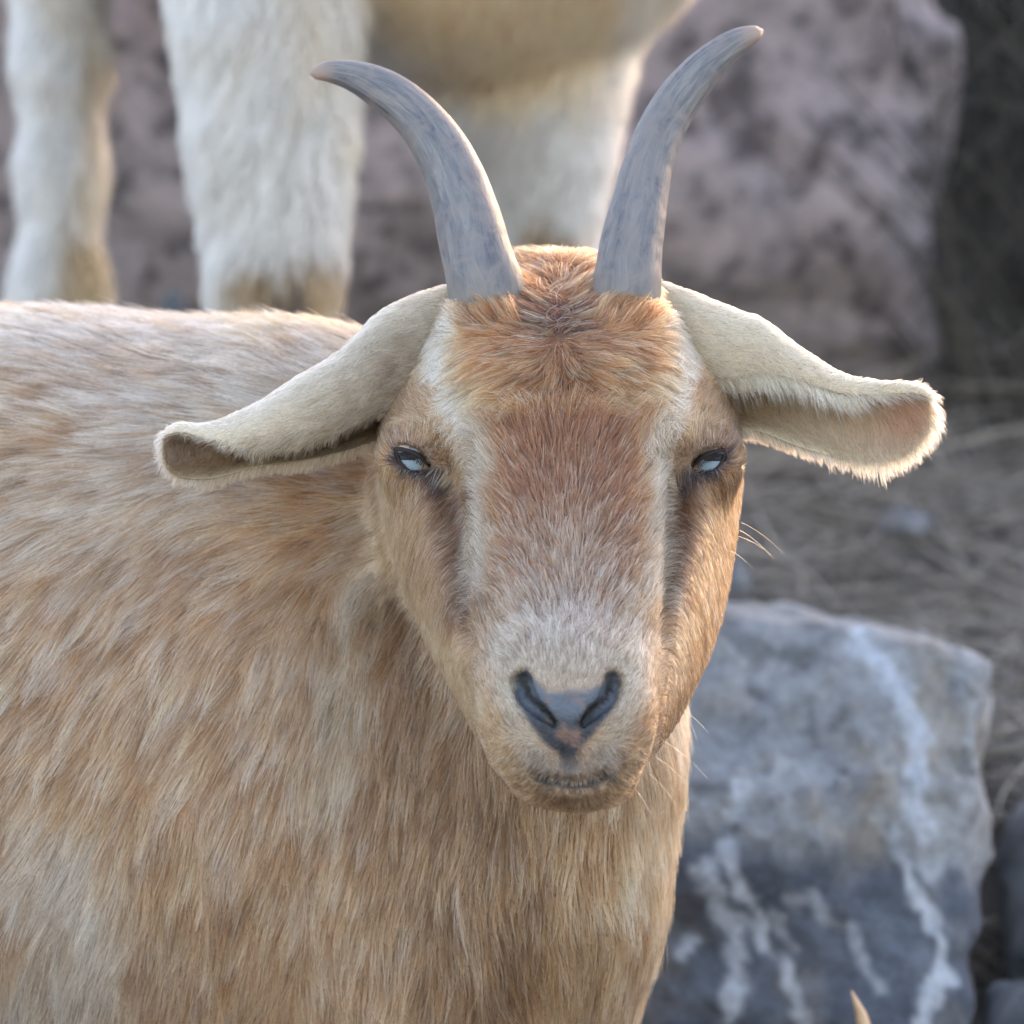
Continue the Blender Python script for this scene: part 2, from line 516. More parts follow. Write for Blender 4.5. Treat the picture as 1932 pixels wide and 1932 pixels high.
# veined limestone block, lower right
yl = 0.66
pl = [(W(1500, 1150, yl), (-0.02, 0.0, 1)), (W(1690, 1200, yl), (0.22, 0.0, 1)), (W(1870, 1268, yl), (0.55, 0, 0.83)), (W(1955, 1350, yl), (1, 0, 0.35)),
      (W(1900, 1450, yl), (1, 0.05, -0.24)), (W(1866, 1600, yl), (1, 0, -0.02)), (W(1852, 1850, yl), (0.97, 0, -0.06)), (W(1060, 1500, yl), (-1, 0, 0.1)), (W(1500, 2450, yl), (0, 0, -1)),
      (W(1550, 1590, yl - 0.11), (0.05, -1, 0.60)), (W(1450, 1610, yl - 0.108), (-0.08, -1, -0.12)), (W(1850, 1500, yl - 0.07), (0.5, -1, 0.1)), (W(1500, 1200, yl + 0.25), (0, 1, 0.1))]
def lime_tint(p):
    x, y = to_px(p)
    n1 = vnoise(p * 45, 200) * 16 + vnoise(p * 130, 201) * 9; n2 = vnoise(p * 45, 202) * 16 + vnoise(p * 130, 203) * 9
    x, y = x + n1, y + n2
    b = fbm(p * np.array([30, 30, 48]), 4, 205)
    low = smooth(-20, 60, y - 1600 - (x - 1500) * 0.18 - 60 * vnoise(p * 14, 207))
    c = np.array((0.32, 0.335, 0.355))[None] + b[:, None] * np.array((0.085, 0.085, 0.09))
    dk = np.array((0.105, 0.125, 0.165))[None] + b[:, None] * np.array((0.05, 0.055, 0.065))  # shade of the undercut lower face, painted into the rock colour
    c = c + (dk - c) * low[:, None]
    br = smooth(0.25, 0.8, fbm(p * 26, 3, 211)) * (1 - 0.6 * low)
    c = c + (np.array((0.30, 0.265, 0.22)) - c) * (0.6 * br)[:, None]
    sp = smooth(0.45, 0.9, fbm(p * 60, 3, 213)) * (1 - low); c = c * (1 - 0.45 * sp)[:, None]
    wv = np.array((0.55, 0.60, 0.68))
    for pts, r, op in (([(1620, 1200), (1690, 1290), (1730, 1360), (1735, 1440), (1715, 1500), (1740, 1560)], 22, .85), ([(1715, 1640), (1760, 1720), (1780, 1830), (1740, 1932), (1700, 2050)], 17, .9),
                       ([(1360, 1590), (1400, 1680), (1440, 1760), (1490, 1850), (1530, 1960)], 15, .9), ([(1330, 1640), (1385, 1740), (1400, 1840), (1380, 1925)], 22, .75), ([(1450, 1720), (1500, 1780)], 13, .7),
                       ([(1270, 1800), (1310, 1770)], 14, .7), ([(1480, 1690), (1540, 1690), (1600, 1760), (1640, 1850)], 15, .55), ([(1400, 1480), (1370, 1540)], 14, .6), ([(1840, 1330), (1895, 1350)], 14, .5),
                       ([(1660, 1530), (1690, 1620), (1800, 1640)], 12, .5)):
        w = op * (1 - smooth(r * 0.35, r * 1.3, seg_dist(x, y, pts) + 12 * fbm(p * 120, 3, 215)))
        c = c + (wv - c) * w[:, None]
    return np.clip(c, 0.02, 0.8)
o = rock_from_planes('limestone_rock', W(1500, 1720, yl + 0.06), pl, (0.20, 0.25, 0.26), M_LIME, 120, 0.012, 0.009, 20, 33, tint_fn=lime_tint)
tag(o, 'large grey limestone rock with white veins beside the near goat', 'rock')

def stone(name, px, py, y, rx, ry, rd, mat, seed, label, cat='stone', res=40, group=None):
    c = W(px, py, y); s = P * (DIST + y) / DIST
    r = np.array([rx * s, rd, ry * s])
    r2 = np.random.default_rng(seed)
    pl = []
    for k in range(16):
        n = norm(r2.normal(0, 1, 3)); pl.append((c + n * r * 0.92 * (0.85 + 0.2 * r2.random()), n / r))
    o = rock_from_planes(name, c, pl, r * 1.35, mat, res, min(r) * 0.35, min(r) * 0.07, 0.8 / min(r), seed)
    return tag(o, label, cat, group)

stone('rock', 1968, 1720, 0.74, 108, 270, 0.06, M_STONE, 4, 'pale grey rock at the right edge beside the veined limestone', 'rock', 48)
stone('rock', 1985, 2130, 0.62, 125, 330, 0.06, M_STONE, 8, 'dark blue grey rock in the bottom right corner', 'rock', 48)
stone('stone', 1705, 990, 1.33, 64, 38, 0.03, M_STONE, 11, 'small bluish stone lying in the dry grass beyond the ear')
stone('stone', 1388, 1100, 1.20, 28, 70, 0.03, M_STONE, 14, 'small bluish stone half hidden behind the cheek of the near goat')
stone('stone', 330, 700, 1.46, 52, 175, 0.03, M_STONE, 16, 'pale stone at the boulder foot between the pale goat legs')

# ------------------------------------------------------------------ dry grass and litter
def dry_strands(name, n, xr, yr, Lr, up, rad, tints, seed, label, flat=1.0):
    r = np.random.default_rng(seed)
    x = r.uniform(*xr, n); y = r.uniform(*yr, n)
    pp = np.stack([x, y, np.zeros(n)], 1)
    bank = smooth(0.4, 0.7, y)
    z = ground_z(x, y) + fbm(pp * 5, 4, 3) * 0.035 * bank + fbm(pp * 1.3, 3, 9) * 0.12 * smooth(1.9, 4, y)
    root = np.stack([x, y, z + 0.002], 1)
    ang = r.uniform(0, 2 * np.pi, n); L = r.uniform(*Lr, n)
    d = np.stack([np.cos(ang), np.sin(ang) * flat, r.uniform(*up, n)], 1)
    d[:, 2] += d[:, 1] * 0.5
    d = norm(d)
    m = 5; t = np.linspace(0, 1, m)
    bend = r.normal(0, 0.35, (n, 3)); bend[:, 2] = -np.abs(bend[:, 2]) * 0.6
    pts = root[:, None] + d[:, None] * (L[:, None, None] * t[None, :, None]) + bend[:, None] * (L[:, None] * t[None] ** 2)[..., None]
    rr = r.uniform(*rad, n)[:, None] * (1 - 0.75 * t[None])
    c = np.array(tints)[r.integers(0, len(tints), n)] * r.uniform(0.7, 1.25, (n, 1))
    o = strands(name, pts, rr, c, M_DRY)
    return tag(o, label, kind='stuff')
TW = [(0.24, 0.205, 0.17), (0.31, 0.27, 0.23), (0.10, 0.085, 0.075), (0.40, 0.355, 0.31), (0.20, 0.18, 0.165)]
dry_strands('dry_grass', 9000, (-0.6, 0.75), (0.72, 1.75), (0.05, 0.18), (-0.05, 0.35), (0.0006, 0.0021), TW, 5, 'matted dry grass and twigs on the bank')
dry_strands('dry_weeds', 1500, (0.30, 0.9), (1.55, 2.3), (0.15, 0.5), (1.0, 3.0), (0.001, 0.0025), [(0.07, 0.065, 0.055), (0.11, 0.10, 0.085), (0.05, 0.047, 0.04)], 6, 'tall dark dry weeds beside the boulder')

# ------------------------------------------------------------------ the pale goat standing behind
def far_goat():
    f = Field(np.arange(-0.75, 0.75, 0.008), np.arange(0.65, 1.75, 0.008), np.arange(0.48, 1.75, 0.008))
    U = lambda px: px * P * (DIST + 0.95) / DIST
    # trunk, neck, head
    f.cone(W(905, -330, 0.98), W(150, -560, 1.38), U(500), U(470), 0.02)
    f.cone(W(1050, -500, 0.90), W(1560, -1150, 0.72), 0.11, 0.075, 0.06)
    f.cone(W(1560, -1180, 0.72), W(1720, -950, 0.70), 0.062, 0.034, 0.03)
    # near foreleg
    f.chain([W(470, -320, .88), W(500, 60, .86), W(512, 280, .86), W(518, 430, .86), W(517, 560, .86), W(517, 660, .87), W(515, 1000, .88), np.array([W(515, 1000, .88)[0], .88, gz_at(0, .88) + .01])],
            [U(210), U(142), U(128), U(98), U(88), U(74), U(56), U(58)], 0.03)
    # far foreleg
    f.chain([W(1010, -150, 1.0), W(1005, 180, 1.0), W(1035, 320, 1.0), W(1045, 430, 1.0), W(1062, 520, 1.0), np.array([W(1075, 800, 1.0)[0], 1.0, gz_at(0, 1.0) + .01])],
            [U(200), U(155), U(98), U(66), U(48), U(40)], 0.02)
    # hind legs
    f.chain([W(90, -420, 1.15), W(112, -80, 1.12), W(115, 120, 1.1), W(116, 330, 1.1), W(112, 560, 1.1), W(120, 640, 1.12), np.array([W(120, 900, 1.12)[0], 1.12, gz_at(0, 1.12) + .01])],
            [U(170), U(84), U(68), U(60), U(70), U(60), U(44)], 0.03)
    f.chain([W(-330, -420, 1.42), W(-310, 0, 1.4), W(-330, 560, 1.42), np.array([W(-330, 850, 1.42)[0], 1.42, gz_at(0, 1.42) + .01])], [0.08, 0.04, 0.032, 0.02], 0.03)
    V, Q = f.surface()
    root = empty('goat', (W(515, 1080, .88)[0], 0.95, gz_at(0, .95)))
    tag(root, 'pale white and tan goat standing on the bank behind, seen only from belly to knees', 'goat')
    WH, TAN, GOLD, DK = (0.50, 0.475, 0.435), (0.80, 0.51, 0.265), (0.66, 0.48, 0.28), (0.17, 0.105, 0.05)
    def colour(p):
        n = np.stack([vnoise(p * 30, 50), vnoise(p * 30, 51)], 1) * 22
        x, y = to_px(p); x, y = x + n[:, 0], y + n[:, 1]
        yy = p[:, 1]
        c = paint(x, y, WH, [
            ([(980, -250), (980, -165)], 330, 40, TAN, 0.95),
            ([(760, 150), (1150, 160)], 26, 26, (0.36, 0.22, 0.10), 0.6),
            ([(1230, -100), (1225, 120)], 38, 22, (0.72, 0.64, 0.48), 0.9),  # rim light on the chest edge, painted into the coat
            ([(560, -100), (620, 120)], 70, 60, (0.5, 0.40, 0.28), 0.6),
            ([(470, 60), (430, 200)], 14, 14, (0.45, 0.37, 0.28), 0.5), ([(590, 40), (560, 220)], 14, 14, (0.42, 0.33, 0.23), 0.5),
            ([(660, 250), (690, 420), (650, 640)], 24, 24, (0.66, 0.50, 0.31), 0.8),  # warm rim light down the foreleg's right edge, painted in
            ([(462, 530), (606, 530)], 52, 26, DK, 1.0),
            ([(535, 570)], 44, 26, (0.05, 0.035, 0.03), 0.95),
            ([(1030, 425), (1065, 450)], 40, 18, DK, 1.0),
            ([(1112, 430), (1110, 520)], 14, 10, (0.62, 0.45, 0.3), 0.9),
            ([(190, 60), (185, 420)], 26, 26, GOLD, 0.85),  # warm rim light on the hind leg's right edge, painted in
            ([(155, 560), (165, 470)], 52, 34, (0.30, 0.19, 0.08), 0.95),
            ([(110, -80), (150, 30)], 60, 50, (0.52, 0.42, 0.3), 0.7),
        ])
        return c
    body = mesh_obj('body', V, Q, SKIN_FAR, tint=colour(V) * 0.7); keep(body, root)
    def dens(p, n):
        x, y = to_px(p)
        return np.where((x > -300) & (x < 1700) & (y > -500) & (y < 900), 1.0, 0.15) * np.where(n[:, 1] < 0.3, 1.0, 0.35)
    N = 90000
    r, n, *_ = scatter(V, Q, dens, N)
    x, y = to_px(r)
    fl = np.zeros((N, 3)); fl[:, 2] = -1; fl[:, 0] = 0.35 * vnoise(r * 9, 61) - 0.15; fl[:, 1] = 0.1
    L = rng.uniform(0.012, 0.026, N) * np.where((y < 200) & (x > 640), 1.3, 1.0)
    pts = grow(f, r, fl, L, rng.uniform(0.1, 0.4, N), 5, 0.25)
    pts, own = clump(pts, N // 22, 0.35)
    v = rng.normal(1, 0.1, (N, 1)) * (1 + 0.07 * rng.normal(0, 1, (N, 1))[own])
    c = np.clip(colour(r) * v, 0.01, 0.9)
    t = np.linspace(0, 1, 5)
    rad = 0.00042 * (1 - 0.75 * t)[None] * np.ones((N, 1))
    coat = strands('coat', pts, rad, c, FUR_FAR); coat.parent = body
far_goat()

# ------------------------------------------------------------------ the near goat
GOAT = empty('goat', (0.0, 0.16, 0.0))
tag(GOAT, 'tan goat with curved grey horns and spread ears staring at the camera', 'goat')
EYES = [(776, 866, 0.0375), (1339, 868, 0.0375)]
ER = 0.0130

def near_field():
    xs = axis(-0.80, 0.16, -0.072, 0.112, 0.0018, 0.007)
    ys = axis(-0.14, 0.46, -0.100, 0.100, 0.0018, 0.007)
    zs = axis(-0.02, H + 0.16, H - 0.142, H + 0.118, 0.0018, 0.007)
    f = Field(xs, ys, zs)
    # --- head: horizontal slices bounded by a broad face plane, sloping cheeks, sides and back
    T = np.array([  # py, xl, xbl, xbr, xr, yf, ys, yb
        (480, 900, 955, 1150, 1205, .085, .11, .15), (540, 852, 920, 1185, 1252, .060, .095, .155), (600, 812, 900, 1207, 1296, .036, .080, .16),
        (660, 770, 892, 1228, 1346, .018, .066, .165), (740, 740, 902, 1232, 1374, .004, .052, .165), (800, 718, 912, 1234, 1394, -.001, .046, .165),
        (870, 714, 918, 1232, 1404, -.008, .045, .16), (950, 726, 918, 1230, 1392, -.018, .043, .155), (1050, 747, 914, 1230, 1382, -.031, .040, .14),
        (1150, 781, 914, 1220, 1366, -.047, .032, .12), (1250, 818, 922, 1208, 1338, -.061, .018, .095), (1330, 856, 944, 1194, 1308, -.070, .004, .07),
        (1400, 888, 976, 1168, 1270, -.069, -.006, .045), (1460, 950, 1010, 1140, 1220, -.058, -.012, .03), (1506, 1020, 1040, 1115, 1165, -.05, -.02, .015)], float)
    px = np.arange(400, 1600, 4.0)
    tab = [np.interp(px, T[:, 0], T[:, k]) for k in range(1, 8)]
    kern = np.exp(-0.5 * (np.arange(-10, 11) / 5.0) ** 2); kern /= kern.sum()
    tab = [np.convolve(np.pad(a, 10, 'edge'), kern, 'valid') for a in tab]
    sl, (X, Y, Z) = f.sl([-.16, -.16, H - .19], [.20, .24, H + .17])
    pz = 966 - (Z - H) / P
    g = lambda k: np.interp(pz, px, tab[k])
    yf, ysd, yb = g(4), g(5), g(6)
    toX = lambda q, y: (q - 966) * P * (1 + y / DIST)
    xl, xbl, xbr, xr = toX(g(0), ysd), toX(g(1), yf), toX(g(2), yf), toX(g(3), ysd)
    d = (yf - Y) * 0.9
    ex, ey = xl - xbl, ysd - yf; ln = np.sqrt(ex ** 2 + ey ** 2)
    d = smax(d, ((X - xbl) * -ey + (Y - yf) * ex) / ln, 0.016)
    ex, ey = xr - xbr, ysd - yf; ln = np.sqrt(ex ** 2 + ey ** 2)
    d = smax(d, ((X - xbr) * ey - (Y - yf) * ex) / ln, 0.016)
    d = smax(d, xl - X, 0.022); d = smax(d, X - xr, 0.022); d = smax(d, Y - yb, 0.05)
    d = smax(d, Z - (H + (966 - 505) * P), 0.03); d = smax(d, (H + (966 - 1504) * P) - Z, 0.02)
    f.put(sl, d.astype(np.float32), 0.01)
    # --- forms on the head
    f.ellipsoid(W(1050, 570, .125), (.040, .035, .020), .02)                     # poll
    for bx in (935, 1172): f.cone(W(bx, 640, .062), W(bx, 590, .070), .024, .018, .012)
    for (ex_, ey_, yy), sx in zip(EYES, (-1, 1)):
        f.cone(W(ex_ - sx * 62, ey_ + 50, .010), W(ex_ - sx * 112, ey_ + 330, -.030), .008, .0005, .016, sub=True)   # hollow below the eye
    f.ellipsoid(W(1068, 1310, -.056), (.030, .020, .028), .02)                  # nose
    f.ellipsoid(W(1006, 1388, -.056), (.019, .018, .022), .014); f.ellipsoid(W(1134, 1388, -.056), (.019, .018, .022), .014)   # lips
    f.ellipsoid(W(1085, 1473, -.052), (.024, .020, .0115), .008)                 # lower lip
    # nostrils, groove of the lip, mouth: cut along the surface that is there
    def on(px_, py_, deep):
        yy_ = np.linspace(-.135, .12, 500); pts_ = np.array([W(px_, py_, v) for v in yy_])
        k_ = np.argmax(f.sample(pts_) < 0)
        return W(px_, py_, yy_[k_] + deep)
    cuts = []
    for nn in ([(984, 1288), (996, 1320), (1022, 1344), (1044, 1366)], [(1157, 1288), (1147, 1320), (1118, 1345), (1099, 1368)]):
        cuts.append(([on(*q, .0022) for q in nn], [.0050, .0038, .0028, .0018], .0022))
    cuts.append(([on(1070, 1396, 0), on(1072, 1450, 0)], [.0014, .0014], .003))
    cuts.append(([on(*q, .0004) for q in ((1000, 1460), (1035, 1474), (1085, 1482), (1135, 1469), (1175, 1446), (1215, 1408))], [.0016, .0026, .0032, .0028, .0018, .0012], .003))
    cuts.append(([on(*q, .0) for q in ((1240, 1440), (1205, 1488), (1160, 1512))], [.002, .0022, .0015], .006))
    for a_, b_, c_ in cuts: f.chain(a_, b_, c_, sub=True)
    for (ex_, ey_, yy), sx in zip(EYES, (-1, 1)):                                 # lids over the eyeball, then the slit between them
        f.cone(W(ex_, ey_, yy), W(ex_, ey_, yy), ER + .0010, ER + .0010, .012)
        f.ellipsoid(W(ex_ - sx * 3, ey_, yy - .014), (S(38), .026, S(20)), .0015, rot=sx * 0.5, sub=True)
    # --- neck, shoulders, trunk
    f.chain([W(1065, 800, .140), W(1050, 1100, .140), W(1030, 1450, .136), W(985, 1700, .142), W(880, 1960, .165)], [.054, .056, .055, .058, .072], .03)
    f.ellipsoid(W(600, 790, .20), (.065, .055, .040), .04)                       # withers
    f.ellipsoid(W(470, 1420, .195), (.115, .105, .170), .03)                     # shoulder
    f.ellipsoid(W(170, 1400, .235), (.260, .145, .203), .04)
    f.ellipsoid(W(-700, 1400, .25), (.420, .150, .203), .05)
    f.ellipsoid(W(-1750, 1250, .255), (.190, .135, .175), .05)
    f.ellipsoid(W(820, 1760, .185), (.075, .075, .12), .04)                      # brisket
    for xx, yy in ((-.06, .15), (-.075, .30)):
        f.chain([(xx - .01, yy, .34), (xx, yy, .22), (xx + .005, yy, .12), (xx + .005, yy, .019)], [.060, .032, .022, .020], .03)
    for xx, yy in ((-.60, .17), (-.62, .33)):
        f.chain([(xx, yy, .46), (xx + .03, yy, .32), (xx - .045, yy, .22), (xx - .03, yy, .10), (xx - .02, yy, .019)], [.085, .055, .028, .020, .020], .03)
    f.chain([(-.70, .25, .62), (-.76, .25, .60)], [.02, .012], .02)
    return f

NF = near_field()
NV, NQ = NF.surface()

# head / body split, in metres: everything ahead of the throat and above the chin belongs to the head
def head_w(p, x, y):
    """1 on the head, 0 on neck and trunk"""
    side = np.interp(y, [480, 560, 700, 870, 1000, 1150, 1300, 1420, 1540], [.16, .16, .14, .125, .115, .10, .075, .05, .03])
    lf = np.interp(y, [480, 600, 700, 870, 1050, 1150, 1250, 1330, 1400, 1460, 1540], [700, 700, 692, 696, 726, 760, 796, 834, 874, 930, 990])
    ins = (p[:, 1] < side) & (y < 1535) & (x > lf)
    return ins.astype(float)

CREAM, TAN, RED = (0.56, 0.46, 0.32), (0.42, 0.25, 0.13), (0.33, 0.155, 0.065)
PALE = (0.45, 0.39, 0.31)
HEAD_STROKES = [
    # outer cheeks and jaw
    ([(735, 940), (770, 1120), (860, 1320), (960, 1460)], 60, 40, (0.54, 0.38, 0.23), 1),
    ([(1375, 930), (1345, 1180), (1290, 1330), (1240, 1440)], 50, 34, (0.23, 0.125, 0.06), 1),
    # inner dark cheeks
    ([(845, 905), (866, 1000), (884, 1140)], 56, 34, (0.135, 0.078, 0.046), 1),
    ([(785, 930), (805, 1060)], 54, 44, (0.27, 0.165, 0.095), .8),
    ([(1292, 905), (1275, 1000), (1262, 1130)], 34, 26, (0.15, 0.085, 0.05), 1),
    ([(1330, 920), (1320, 1080)], 26, 24, (0.31, 0.18, 0.095), .7),
    ([(1275, 1150), (1262, 1260)], 22, 22, (0.33, 0.21, 0.12), .6),
    # brows
    ([(752, 770), (760, 720)], 46, 30, (0.33, 0.185, 0.10), .9),
    ([(800, 800), (860, 860)], 40, 26, (0.34, 0.22, 0.12), .85),
    ([(1360, 720), (1350, 790)], 44, 30, (0.33, 0.185, 0.10), .9),
    ([(1330, 800), (1275, 860)], 34, 26, (0.33, 0.215, 0.12), .85),
    ([(752, 828), (800, 838), (840, 862)], 16, 16, (0.17, 0.115, 0.085), .45), ([(1385, 826), (1330, 834), (1285, 860)], 16, 16, (0.17, 0.115, 0.085), .45),  # grey-brown brow fur plus painted shade above the eyes
    # temples
    ([(815, 600), (800, 660)], 30, 26, (0.60, 0.45, 0.27), .9),
    ([(1300, 570), (1335, 650), (1372, 720)], 26, 22, (0.58, 0.36, 0.16), .95),
    # pale stripes
    ([(858, 590), (838, 650), (852, 720), (895, 800), (920, 880)], 27, 24, PALE, .9),
    ([(845, 630), (845, 720), (875, 780)], 22, 18, (0.62, 0.56, 0.47), .8), ([(1268, 640), (1280, 710), (1262, 780)], 18, 16, (0.62, 0.56, 0.47), .75),
    ([(1262, 600), (1278, 700), (1262, 790), (1235, 870)], 25, 24, PALE, .9),
    ([(918, 880), (912, 1000), (915, 1120)], 22, 14, PALE, .9),
    ([(1236, 870), (1236, 1000), (1226, 1130)], 20, 14, PALE, .9),
    # bridge
    ([(1070, 830), (1076, 1060)], 132, 50, (0.235, 0.112, 0.064), .97),
    ([(1076, 1060), (1076, 1110)], 90, 60, (0.30, 0.18, 0.115), .8),
    # muzzle
    ([(985, 1250), (1070, 1250), (1160, 1250)], 70, 75, (0.37, 0.29, 0.22), .95),
    ([(952, 1230), (965, 1330), (1012, 1420)], 26, 26, PALE, .9),
    ([(1196, 1230), (1184, 1330), (1134, 1420)], 26, 26, PALE, .9),
    ([(1060, 1215), (1075, 1250)], 70, 40, (0.50, 0.43, 0.36), .6),
    # forehead and crown
    ([(960, 650), (1170, 650)], 74, 26, (0.30, 0.135, 0.060), 1),
    ([(985, 730), (1150, 730)], 56, 24, (0.33, 0.165, 0.075), .95),
    ([(925, 578), (1000, 622)], 42, 22, (0.28, 0.115, 0.045), .95),
    ([(1190, 578), (1110, 622)], 42, 22, (0.29, 0.12, 0.047), .95),
    ([(1050, 560), (1050, 596)], 44, 18, (0.085, 0.035, 0.02), .97),  # shade in the hollow between the horns, painted into the hair
    ([(1050, 520)], 56, 20, (0.20, 0.075, 0.03), .95),
    ([(1010, 470), (1100, 470)], 16, 16, (0.62, 0.47, 0.28), .9),
    ([(900, 720), (960, 768), (1010, 775)], 12, 12, (0.58, 0.45, 0.28), .4),
    ([(1225, 720), (1190, 772), (1120, 760)], 12, 12, (0.58, 0.45, 0.28), .4),
    # around the eyes
    ([(752, 862), (775, 880), (810, 893), (845, 908)], 14, 10, (0.05, 0.035, 0.035), .95),
    ([(1362, 872), (1340, 890), (1308, 896), (1282, 912)], 14, 10, (0.05, 0.035, 0.035), .95),
    ([(748, 846), (762, 874), (786, 892), (818, 894)], 7, 6, (0.03, 0.02, 0.022), 1),
    ([(1376, 846), (1358, 876), (1332, 893), (1300, 894)], 7, 6, (0.03, 0.02, 0.022), 1),
    ([(745, 840), (780, 838), (812, 858)], 10, 10, (0.14, 0.09, 0.07), .7),
    ([(1385, 838), (1345, 838), (1312, 860)], 10, 10, (0.14, 0.09, 0.07), .7),
    # lips and chin
    ([(1000, 1435), (1070, 1455), (1150, 1430)], 22, 20, (0.36, 0.33, 0.30), .75),
    ([(1072, 1400), (1072, 1440)], 16, 14, (0.07, 0.08, 0.10), .8),
    ([(985, 1470), (1085, 1505), (1170, 1470), (1225, 1400)], 18, 12, (0.34, 0.235, 0.135), .95),
    ([(1012, 1466), (1045, 1478), (1085, 1484), (1125, 1475), (1150, 1462)], 10, 7, (0.035, 0.028, 0.028), .95),
    ([(1240, 1440), (1200, 1490), (1160, 1515)], 9, 8, (0.10, 0.045, 0.02), .9),  # shade in the fold between chin and jaw, painted into the hair
]
NOSE_POLY = [(972, 1272), (996, 1258), (1010, 1280), (1034, 1306), (1072, 1300), (1104, 1303), (1134, 1290), (1142, 1268), (1163, 1262), (1174, 1284), (1168, 1322), (1144, 1360), (1112, 1398), (1086, 1424), (1070, 1440), (1052, 1424), (1024, 1402), (996, 1364), (968, 1318)]
MOUTH = [(1008, 1464), (1040, 1475), (1085, 1481), (1130, 1470), (1158, 1456)]
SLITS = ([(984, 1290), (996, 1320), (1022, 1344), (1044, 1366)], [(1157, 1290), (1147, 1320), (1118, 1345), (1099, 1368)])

def bare(p, x, y, hw):
    """1 where skin is naked: nose pad, nostrils, lip line"""
    d = poly_sd(x, y, NOSE_POLY)
    b = 1 - smooth(-8, 5, d)
    m = 1 - smooth(4.5, 8, seg_dist(x, y, MOUTH))
    return np.maximum(b, m) * hw * (p[:, 1] < 0.02)

def near_colour(p):
    x0, y0 = to_px(p); hw = head_w(p, x0, y0)
    a = vnoise(p * 120, 70) * 9 + vnoise(p * 320, 72) * 5; b = vnoise(p * 120, 71) * 9 + vnoise(p * 320, 73) * 5
    x, y = x0 + a, y0 + b
    ch = paint(x, y, TAN, HEAD_STROKES)
    x, y = x0 + a * 3, y0 + b * 3
    cb = paint(x, y, (0.45, 0.29, 0.175), [
        ([(-200, 660), (300, 690), (560, 740)], 130, 110, (0.38, 0.285, 0.21), .85),
        ([(60, 590), (200, 590)], 20, 20, (0.50, 0.33, 0.17), .5),
        ([(500, 610), (640, 610)], 26, 26, (0.55, 0.35, 0.17), .8),
        ([(-100, 1000), (330, 900), (480, 830)], 110, 110, (0.52, 0.42, 0.32), .6),
        ([(100, 1660), (150, 1800), (60, 1930)], 95, 95, (0.62, 0.575, 0.51), .7),
        ([(560, 910), (700, 960)], 50, 40, (0.42, 0.25, 0.13), .8),
        ([(700, 960), (705, 1060), (700, 1180)], 34, 30, (0.66, 0.55, 0.42), .8),
        ([(640, 1200), (640, 1500)], 40, 40, (0.56, 0.46, 0.34), .7),
        ([(745, 1130), (800, 1300), (880, 1430), (960, 1500)], 46, 36, (0.185, 0.11, 0.06), .88),  # shade in the crease beside the jaw, painted into the coat
        ([(900, 1500), (920, 1900)], 190, 130, (0.22, 0.132, 0.07), .9),
        ([(1130, 1560), (1110, 1900)], 90, 70, (0.40, 0.25, 0.13), .7),
        ([(1220, 1560), (1180, 1700)], 30, 28, (0.62, 0.49, 0.33), .6),
        ([(1290, 1450), (1250, 1750)], 34, 28, (0.50, 0.30, 0.15), .7),
    ])
    return ch * hw[:, None] + cb * (1 - hw[:, None]), x0, y0, hw

tint, vx, vy, vhw = near_colour(NV)
tint = tint * 0.75
bw = bare(NV, vx, vy, vhw)
pad = np.array((0.030, 0.036, 0.048))[None] * (1 + 0.5 * vnoise(NV * 500, 80))[:, None]
pad = paint(vx, vy, (0, 0, 0), [([(1010, 1310), (1080, 1322), (1130, 1306)], 34, 18, (0.065, 0.078, 0.10), 1)]) + pad * 0.8
sp = smooth(0.1, 0.5, vnoise(NV * 260, 83)) * (seg_dist(vx, vy, [(1060, 1340), (1085, 1392)]) < 46)
pad = pad + (np.array((0.20, 0.125, 0.095)) - pad) * (0.55 * sp)[:, None]
pk = 1 - smooth(5, 17, seg_dist(vx, vy, [(1060, 1386), (1085, 1388)]) + 6 * vnoise(NV * 400, 85))
pad = pad + (np.array((0.32, 0.19, 0.14)) - pad) * (pk * 0.5)[:, None]
mo = 1 - smooth(8, 12, seg_dist(vx, vy, MOUTH)); pad = pad * (1 - 0.6 * mo[:, None])
for q, sh in zip(SLITS, (4, -4)): pad = pad * (1 - 0.96 * (1 - smooth(4, 10, seg_dist(vx - sh, vy + 4, q))))[:, None]  # dark nostril skin, with the shade inside the slits painted in
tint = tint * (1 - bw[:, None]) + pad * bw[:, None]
BODY = mesh_obj('body', NV, NQ, SKIN, tint=np.clip(tint, 0.004, 0.9)); keep(BODY, GOAT)

